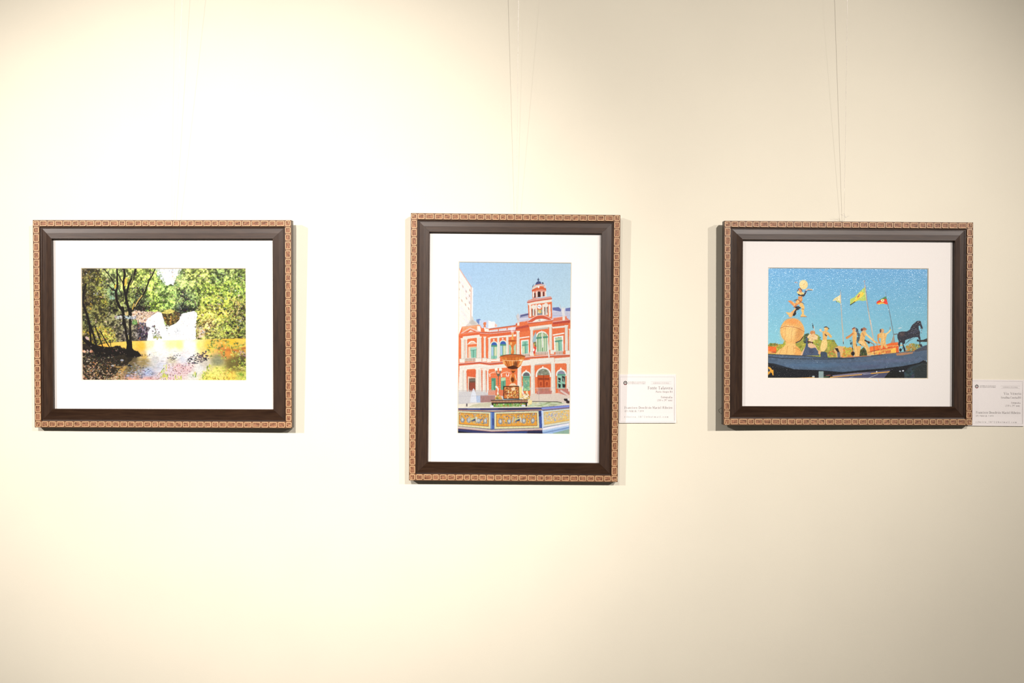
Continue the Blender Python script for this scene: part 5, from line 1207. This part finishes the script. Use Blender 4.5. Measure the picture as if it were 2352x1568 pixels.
LINES = [((418, 0), (396.5, 505), 'thin clear nylon line above the waterfall picture'),
         ((1191, 0), (1186, 490), 'thin clear nylon line above the red palace picture'),
         ((1946.5, 0), (1941.5, 508), 'thin clear nylon line above the boat statue picture')]
for i, (top, bot, lab) in enumerate(LINES):
    fr = FR[i]
    edge = fr['world']([[0, -.004, fr['H'] / 2]])[0]
    yb = edge[1]
    yt = -.036
    a = on_plane_y(bot[0], bot[1], yb); a.z = edge[2] - .004
    a.y = fr['world']([[0, .0010, fr['H'] / 2]])[0][1] + .0002
    t = on_plane_y(top[0], top[1], yt)
    k = (2.70 - a.z) / (t.z - a.z)
    end = a + (t - a) * k
    end.z = 2.70
    pts = [a + (end - a) * q for q in np.linspace(0, 1, 14)]
    o = obj('hanging_line', *tube(pts, .0004, 8), M['nylon'], smooth=True)
    tag(o, lab, 'nylon line', 'hanging lines')
    if i == 2:                           # loose knot ends on this line
        c = on_plane_y(1942, 500, yb - .003)
        for dx, dz in ((-.0085, .0050), (-.004, .0068), (.0055, .0025)):
            kn = [c, c + Vector((dx * .5, -.001, dz * .8)), c + Vector((dx, -.002, dz))]
            obj('knot_end', *tube(kn, .0004, 5), M['nylon'], o)

# a thin loop of hanging wire peeps out behind the left edge of the boat picture
fr = FR[2]
c0 = [on_plane_y(px, py, -.006) for px, py in ((1663, 936), (1656, 937), (1650.5, 941), (1652, 946), (1657, 950), (1663, 954))]
inv = fr['root'].matrix_world.inverted()
v, f_ = tube([inv @ p for p in c0], .00035, 6)
obj('wire_loop', v, f_, M['inkdark'], fr['root'])

# ------------------------------------------------------------------ lettering: a small roman stroke alphabet (cap height 1)
TK, TN = .135, .055


def arc(cx, cy, rx, ry, a0, a1, n=10):
    return [(cx + rx * math.cos(math.radians(a)), cy + ry * math.sin(math.radians(a))) for a in np.linspace(a0, a1, n)]


def serif(x, y, w=.13):
    return (TN, [(x - w, y), (x + w, y)])


def bowl(cx, cy, rx, ry):
    # round letter with swelling sides
    return [(TK, arc(cx, cy, rx, ry, 130, 230)), (TK, arc(cx, cy, rx, ry, -50, 50)), (TN, arc(cx, cy, rx, ry, 50, 130)), (TN, arc(cx, cy, rx, ry, 230, 310))]


XH = .66
G = {
    ' ': (.34, []), '.': (.26, [(.13, [(.1, .05), (.2, .05)])]), '/': (.36, [(TN, [(.02, -.05), (.32, 1.02)])]), '_': (.55, [(TN, [(0, -.12), (.52, -.12)])]),
    '(': (.34, [(TN, arc(.42, .38, .3, .62, 120, 240))]), ')': (.34, [(TN, arc(-.08, .38, .3, .62, 60, -60))]),
    'F': (.72, [(TK, [(.2, 0), (.2, 1)]), serif(.2, 0), (TN, [(.06, .98), (.64, .98)]), (TN, [(.63, .98), (.63, .8)]), (TN, [(.2, .52), (.48, .52)]), (TN, [(.48, .62), (.48, .42)])]),
    'T': (.78, [(TK, [(.38, 0), (.38, 1)]), serif(.38, 0), (TN, [(.06, .98), (.7, .98)]), (TN, [(.07, .98), (.07, .8)]), (TN, [(.69, .98), (.69, .8)])]),
    'P': (.74, [(TK, [(.2, 0), (.2, 1)]), serif(.2, 0), (TN, [(.06, .98), (.4, .98)]), (TN, [(.2, .48), (.4, .48)]), (TK, arc(.4, .73, .22, .25, 80, -80)), (TN, [(.06, .98), (.2, .98)])]),
    'A': (.86, [(TN, [(.12, 0), (.42, 1)]), (TK, [(.42, 1), (.72, 0)]), (TN, [(.23, .36), (.6, .36)]), serif(.12, 0, .12), serif(.72, 0, .13)]),
    'R': (.86, [(TK, [(.2, 0), (.2, 1)]), serif(.2, 0), (TN, [(.06, .98), (.4, .98)]), (TN, [(.2, .5), (.4, .5)]), (TK, arc(.4, .74, .2, .24, 80, -80)), (TK, [(.38, .5), (.74, .02)]), (TN, [(.7, 0), (.84, 0)])]),
    'S': (.66, [(TN, arc(.32, .74, .22, .24, 30, 130)), (TK, [(.14, .8), (.16, .64), (.46, .4), (.5, .26)]), (TN, arc(.32, .24, .2, .24, -20, -150)), (TN, [(.51, .98), (.51, .76)]), (TN, [(.12, .26), (.12, .02)])]),
    'D': (.86, [(TK, [(.2, 0), (.2, 1)]), (TN, [(.06, .98), (.42, .98)]), (TN, [(.06, .02), (.42, .02)]), (TK, arc(.4, .5, .36, .48, 80, -80))]),
    'M': (1.06, [(TN, [(.18, 0), (.18, 1)]), (TK, [(.18, 1), (.5, .1)]), (TN, [(.5, .1), (.82, 1)]), (TK, [(.84, 0), (.84, 1)]), serif(.18, 0, .11), serif(.86, 0), (TN, [(.06, .98), (.2, .98)]), (TN, [(.84, .98), (.98, .98)])]),
    'V': (.84, [(TK, [(.14, 1), (.42, .02)]), (TN, [(.42, .02), (.7, 1)]), serif(.14, .98, .13), serif(.7, .98, .11)]),
    'C': (.8, [(TK, arc(.44, .5, .36, .48, 125, 235)), (TN, arc(.44, .5, .34, .48, 125, 35)), (TN, arc(.44, .5, .34, .48, 235, 325)), (TN, [(.72, .98), (.72, .74)])]),
    'E': (.72, [(TK, [(.2, 0), (.2, 1)]), (TN, [(.06, .98), (.62, .98)]), (TN, [(.2, .52), (.5, .52)]), (TN, [(.06, .02), (.66, .02)]), (TN, [(.65, .02), (.65, .2)])]),
    'B': (.76, [(TK, [(.2, 0), (.2, 1)]), (TN, [(.06, .98), (.4, .98)]), (TN, [(.2, .52), (.42, .52)]), (TN, [(.06, .02), (.42, .02)]), (TK, arc(.4, .75, .18, .22, 80, -80)), (TK, arc(.42, .27, .22, .24, 80, -80))]),
    'L': (.7, [(TK, [(.2, 0), (.2, 1)]), serif(.2, .98), (TN, [(.06, .02), (.62, .02)]), (TN, [(.62, .02), (.62, .22)])]),
    'I': (.4, [(TK, [(.2, 0), (.2, 1)]), serif(.2, 0), serif(.2, .98)]),
    'G': (.84, [(TK, arc(.44, .5, .36, .48, 125, 235)), (TN, arc(.44, .5, .34, .48, 125, 35)), (TN, arc(.44, .5, .34, .48, 235, 300)), (TK, [(.68, .4), (.68, .06)]), (TN, [(.54, .4), (.8, .4)])]),
    'N': (.9, [(TN, [(.18, 0), (.18, 1)]), (TK, [(.18, 1), (.74, 0)]), (TN, [(.74, 0), (.74, 1)]), serif(.16, 0, .11), serif(.74, .98, .11)]),
    'U': (.86, [(TK, [(.2, 1), (.2, .3)]), (TN, arc(.44, .3, .25, .28, 180, 360)), (TN, [(.69, .3), (.69, 1)]), serif(.2, .98), serif(.69, .98, .11)]),
    'O': (.88, bowl(.44, .5, .34, .48)),
    'o': (.62, bowl(.3, .33, .22, .32)),
    'n': (.66, [(TK, [(.14, 0), (.14, XH)]), (TN, [(.14, .48), (.26, .62), (.38, .64)]), (TK, [(.38, .64), (.48, .56), (.48, 0)]), serif(.14, 0, .1), serif(.48, 0, .1), (TN, [(.04, .62), (.14, .64)])]),
    'm': (.98, [(TK, [(.14, 0), (.14, XH)]), (TN, [(.14, .48), (.24, .62), (.34, .64)]), (TK, [(.34, .64), (.46, .56), (.46, 0)]), (TN, [(.46, .48), (.56, .62), (.66, .64)]), (TK, [(.66, .64), (.78, .56), (.78, 0)]), serif(.14, 0, .09), serif(.46, 0, .09), serif(.78, 0, .09)]),
    't': (.42, [(TK, [(.18, .88), (.18, .14), (.26, .04)]), (TN, [(.04, XH), (.36, XH)]), (TN, [(.24, .03), (.38, .1)])]),
    'e': (.58, [(TK, arc(.3, .33, .22, .32, 120, 240)), (TN, arc(.3, .33, .22, .32, 120, 0)), (TN, [(.08, .36), (.52, .36)]), (TN, arc(.3, .33, .22, .32, 240, 330))]),
    'a': (.58, [(TN, arc(.27, .46, .17, .19, 150, 50)), (TK, [(.42, .54), (.42, .12), (.5, .04)]), (TN, [(.42, .4), (.24, .34)]), (TK, arc(.22, .18, .12, .16, 80, 260)), (TN, [(.2, .02), (.3, .04), (.42, .14)])]),
    'l': (.34, [(TK, [(.17, 0), (.17, 1.02)]), serif(.17, 0, .11), (TN, [(.05, 1.0), (.17, 1.0)])]),
    'v': (.6, [(TK, [(.1, XH), (.3, .02)]), (TN, [(.3, .02), (.5, XH)]), serif(.1, XH, .09), serif(.5, XH, .08)]),
    'r': (.48, [(TK, [(.16, 0), (.16, XH)]), serif(.16, 0, .11), (TN, [(.16, .48), (.26, .62), (.36, .62)]), (.1, [(.34, .6), (.42, .58)]), (TN, [(.05, .62), (.16, .64)])]),
    'i': (.34, [(TK, [(.17, 0), (.17, XH)]), serif(.17, 0, .1), (TN, [(.06, .64), (.17, .64)]), (.13, [(.11, .9), (.23, .9)])]),
    'c': (.56, [(TK, arc(.3, .33, .22, .32, 120, 240)), (TN, arc(.3, .33, .22, .32, 120, 40)), (TN, arc(.3, .33, .22, .32, 240, 325)), (.1, [(.42, .54), (.5, .52)])]),
    's': (.5, [(TN, arc(.25, .5, .15, .15, 30, 130)), (TK, [(.13, .52), (.18, .42), (.34, .28), (.38, .18)]), (TN, arc(.24, .16, .15, .15, -10, -150))]),
    'f': (.42, [(TK, [(.17, 0), (.17, .84)]), (TN, arc(.31, .84, .14, .16, 180, 40)), (TN, [(.04, XH), (.34, XH)]), serif(.17, 0, .11)]),
    'b': (.64, [(TK, [(.15, 0), (.15, 1.02)]), (TN, arc(.32, .33, .18, .32, 150, 60)), (TK, arc(.32, .33, .21, .31, 60, -60)), (TN, arc(.32, .33, .18, .32, -60, -150)), (TN, [(.04, 1.0), (.15, 1.0)])]),
    'h': (.66, [(TK, [(.14, 0), (.14, 1.02)]), (TN, [(.14, .48), (.26, .62), (.38, .64)]), (TK, [(.38, .64), (.48, .56), (.48, 0)]), serif(.14, 0, .1), serif(.48, 0, .1)]),
    'g': (.6, bowl(.26, .43, .17, .22) + [(TN, [(.4, .58), (.54, .62)]), (TK, [(.16, .18), (.2, .1), (.44, .04)]), (TN, arc(.28, -.12, .22, .14, 40, -220))]),
    'x': (.58, [(TK, [(.1, XH), (.48, 0)]), (TN, [(.46, XH), (.1, 0)])]),
    '@': (1.0, [(TN, arc(.5, .38, .42, .46, 0, 330, 16)), (TN, arc(.48, .38, .18, .2, 0, 360, 12)), (TK, [(.68, .56), (.68, .24)])]),
    '0': (.6, bowl(.3, .5, .2, .48)), '1': (.6, [(TK, [(.32, 0), (.32, 1)]), serif(.32, 0), (TN, [(.16, .84), (.32, .98)])]),
    '2': (.6, [(TN, arc(.28, .72, .18, .26, 170, 60)), (TK, arc(.28, .72, .2, .26, 60, -40)), (TN, [(.42, .5), (.1, .06)]), (TK, [(.08, .05), (.5, .05)])]),
    '3': (.6, [(TN, arc(.28, .76, .17, .22, 160, 60)), (TK, arc(.28, .76, .18, .22, 60, -70)), (TK, arc(.26, .27, .22, .26, 80, -60)), (TN, arc(.26, .27, .2, .26, -60, -150))]),
    '4': (.6, [(TK, [(.4, 0), (.4, 1)]), (TN, [(.4, .98), (.06, .3), (.54, .3)])]),
    '7': (.6, [(TK, [(.08, .94), (.52, .94)]), (TN, [(.52, .94), (.24, 0)])]),
    '8': (.6, bowl(.3, .75, .15, .22) + bowl(.3, .26, .19, .25)),
    '9': (.6, bowl(.28, .68, .18, .3) + [(TN, [(.48, .66), (.42, .2), (.14, .02)])]),
}
ACC = {'é': ('e', [(.08, [(.26, .76), (.42, .94)])]), 'ê': ('e', [(.06, [(.16, .76), (.3, .92), (.44, .76)])]), 'Ê': ('E', [(.06, [(.22, 1.08), (.38, 1.22), (.54, 1.08)])])}
for k_, (b_, extra) in ACC.items():
    G[k_] = (G[b_][0], G[b_][1] + extra)


def lettering(text, x0, x1, base, top):
    """ribbons for one line of text, stretched between two edges; returns verts (x, up) and faces"""
    h = base - top
    natural = sum(G[ch][0] for ch in text) * h
    room = (x1 - x0) - natural
    track = room / max(len(text) - 1, 1)
    sx = 1.0
    if track < -.06 * h:
        track = -.04 * h
        sx = (x1 - x0 - track * (len(text) - 1)) / natural
    v, f = [], []
    pen = x0
    for ch in text:
        w_, strokes = G[ch]
        for th, pts in strokes:
            P = [Vector((pen + p[0] * h * sx, base - p[1] * h)) for p in pts]
            for a, b2 in zip(P[:-1], P[1:]):
                d = (b2 - a)
                if d.length < 1e-6:
                    continue
                d.normalize()
                nrm = Vector((-d.y, d.x)) * th * h * .5
                e = d * th * h * .12
                k = len(v)
                v += [a - e + nrm, b2 + e + nrm, b2 + e - nrm, a - e - nrm]
                f.append((k, k + 1, k + 2, k + 3))
        pen += w_ * h * sx + track
    return v, f


def make_card(px_org, sc, rot, edges, border, lines, rules, emblem, label):
    """a caption card on the wall; layout in pixels of an enlarged crop"""
    yb, yf = -.0002, -.0009

    def P(X, Y, y):
        q = on_plane_y(px_org[0] + X / sc, px_org[1] + Y / sc, yf)
        return (q.x, y, q.z)
    x0, y0, x1, y1 = edges
    c0 = P((x0 + x1) / 2, y1, 0)
    root = bpy.data.objects.new('caption_card', None); root.empty_display_size = .02
    COL.objects.link(root)
    root.location = (c0[0], 0, c0[2]); root.rotation_euler = (0, rot, 0)
    tag(root, label, 'card', 'caption cards')

    def loc(X, Y, y):
        q = P(X, Y, y)
        return (q[0] - c0[0], q[1], q[2] - c0[2])
    a, b_ = loc(x0, y1, 0), loc(x1, y0, 0)
    # the sheet bows off the wall a little along its lower edge
    v, f = [], []
    rows = [(0, .0022), (.06, .0014), (.2, .0008), (1, .0004)]
    for t, gap in rows:
        z = a[2] + (b_[2] - a[2]) * t
        for xx in (a[0], b_[0]):
            v.append((xx, -gap, z)); v.append((xx, -gap - .0005, z))
    for r in range(len(rows) - 1):
        i, j = r * 4, r * 4 + 4
        f += [(i + 1, i + 3, j + 3, j + 1), (i, j, j + 2, i + 2), (i, i + 1, j + 1, j), (i + 2, j + 2, j + 3, i + 3)]
    f += [(0, 2, 3, 1), (12, 13, 15, 14)]
    obj('card_sheet', v, f, M['card'], root)

    def surf(z):                      # front surface depth at this height of the card
        t = min(max((z - a[2]) / (b_[2] - a[2]), 0), 1)
        return -(np.interp(t, [r[0] for r in rows], [r[1] for r in rows]) + .0005) - .00008

    def flat(name, v2, f2, m):
        vv = []
        for X, Y in v2:
            q = loc(X, Y, 0)
            vv.append((q[0], surf(q[2]), q[2]))
        return obj(name, vv, f2, m, root)

    def ribbon(p, q, w_):
        p, q = Vector(p), Vector(q); d = (q - p).normalized(); n = Vector((-d.y, d.x)) * w_ / 2
        return [p + n, q + n, q - n, p - n]
    bx0, by0, bx1, by1 = border
    v2, f2 = [], []
    for p, q in (((bx0, by0), (bx1, by0)), ((bx1, by0), (bx1, by1)), ((bx1, by1), (bx0, by1)), ((bx0, by1), (bx0, by0))):
        k = len(v2); v2 += ribbon(p, q, 5.0); f2.append((k, k + 1, k + 2, k + 3))
    flat('border_line', v2, f2, M['inkline'])
    for (p, q) in rules:
        flat('rule_line', ribbon(p, q, 4.5), [(0, 1, 2, 3)], M['inkline'])
    for text, X0, X1, base, top, m in lines:
        v2, f2 = lettering(text, X0, X1, base, top)
        flat('text_line', v2, f2, M[m])
    # round coat of arms: wreath, star and ribbon
    ex, ey, er = emblem
    v2, f2, fm = [], [], []

    def pol(pts, m):
        k = len(v2); v2.extend(pts); f2.append(tuple(range(k, k + len(pts)))); fm.append(m)
    for s_ in (-1, 1):
        for t in np.linspace(-60, 70, 7):
            cx = ex + s_ * er * .82 * math.cos(math.radians(t)); cy = ey - er * .82 * math.sin(math.radians(t))
            pol([(cx + er * .24 * math.cos(g), cy + er * .24 * math.sin(g)) for g in np.linspace(0, 2 * math.pi, 7)[:-1]], 0)
    pol([(ex + er * .34 * (1 if i % 2 == 0 else .5) * math.sin(i * math.pi / 5), ey - .1 * er - er * .5 * (1 if i % 2 == 0 else .5) * math.cos(i * math.pi / 5)) for i in range(10)], 0)
    pol([(ex - er * .10, ey - er * 1.15), (ex + er * .10, ey - er * 1.15), (ex + er * .16, ey - er * .8), (ex - er * .16, ey - er * .8)], 0)
    pol([(ex - er * .75, ey + er * .55), (ex + er * .75, ey + er * .55), (ex + er * .6, ey + er * .95), (ex, ey + er * 1.05), (ex - er * .6, ey + er * .95)], 1)
    o = flat('emblem', v2, f2, M['inkdark'])
    o.data.materials.append(M['inkred']); o.data.polygons.foreach_set('material_index', fm)
    return root


make_card((1405, 840), 10.456, 0.0, (172, 205, 1545, 1366), (200, 266, 1503, 1331),
          [('ASSEMBLEIA LEGISLATIVA', 392, 815, 402, 376, 'ink'), ('DO ESTADO DE SANTA CATARINA', 392, 812, 437, 415, 'ink'),
           ('GERÊNCIA CULTURAL', 995, 1380, 425, 400, 'ink'), ('Fonte Talavera', 862, 1462, 562, 492, 'ink'), ('Porto Alegre/RS', 1057, 1468, 642, 598, 'ink'),
           ('Fotografia', 1180, 1458, 775, 725, 'ink'), ('(210 x 297 mm)', 1085, 1462, 845, 803, 'ink'),
           ('Francisco Deoclésio Maciel Ribeiro', 303, 1455, 1028, 972, 'ink'), ('49)98818.7399', 310, 765, 1108, 1065, 'ink'),
           ('ribeiro_1872@hotmail.com', 303, 1358, 1240, 1200, 'ink')],
          [((935, 380), (1435, 380)), ((935, 435), (1435, 435))], (328, 410, 46),
          'white printed caption card beside the tall red palace picture')
make_card((2220, 850), 10.454, .0085, (15, 228, 1384, 1335), (42, 262, 1338, 1285),
          [('ASSEMBLEIA LEGISLATIVA', 302, 695, 390, 366, 'ink'), ('DO ESTADO DE SANTA CATARINA', 302, 692, 420, 400, 'ink'),
           ('GERÊNCIA CULTURAL', 865, 1222, 417, 394, 'ink'), ('Via Vêneto', 885, 1306, 585, 527, 'ink'), ('Serafina Corrêa/RS', 818, 1308, 675, 627, 'ink'),
           ('Fotografia', 1065, 1290, 797, 757, 'ink'), ('(210 x 297 mm)', 922, 1280, 867, 827, 'ink'),
           ('Francisco Deoclésio Maciel Ribeiro', 218, 1288, 1042, 987, 'ink'), ('49)98818.7399', 218, 642, 1118, 1080, 'ink'),
           ('ribeiro_1872@hotmail.com', 210, 1196, 1262, 1222, 'ink')],
          [((812, 376), (1275, 376)), ((812, 430), (1275, 430))], (238, 392, 42),
          'white printed caption card tucked behind the edge of the boat statue picture')
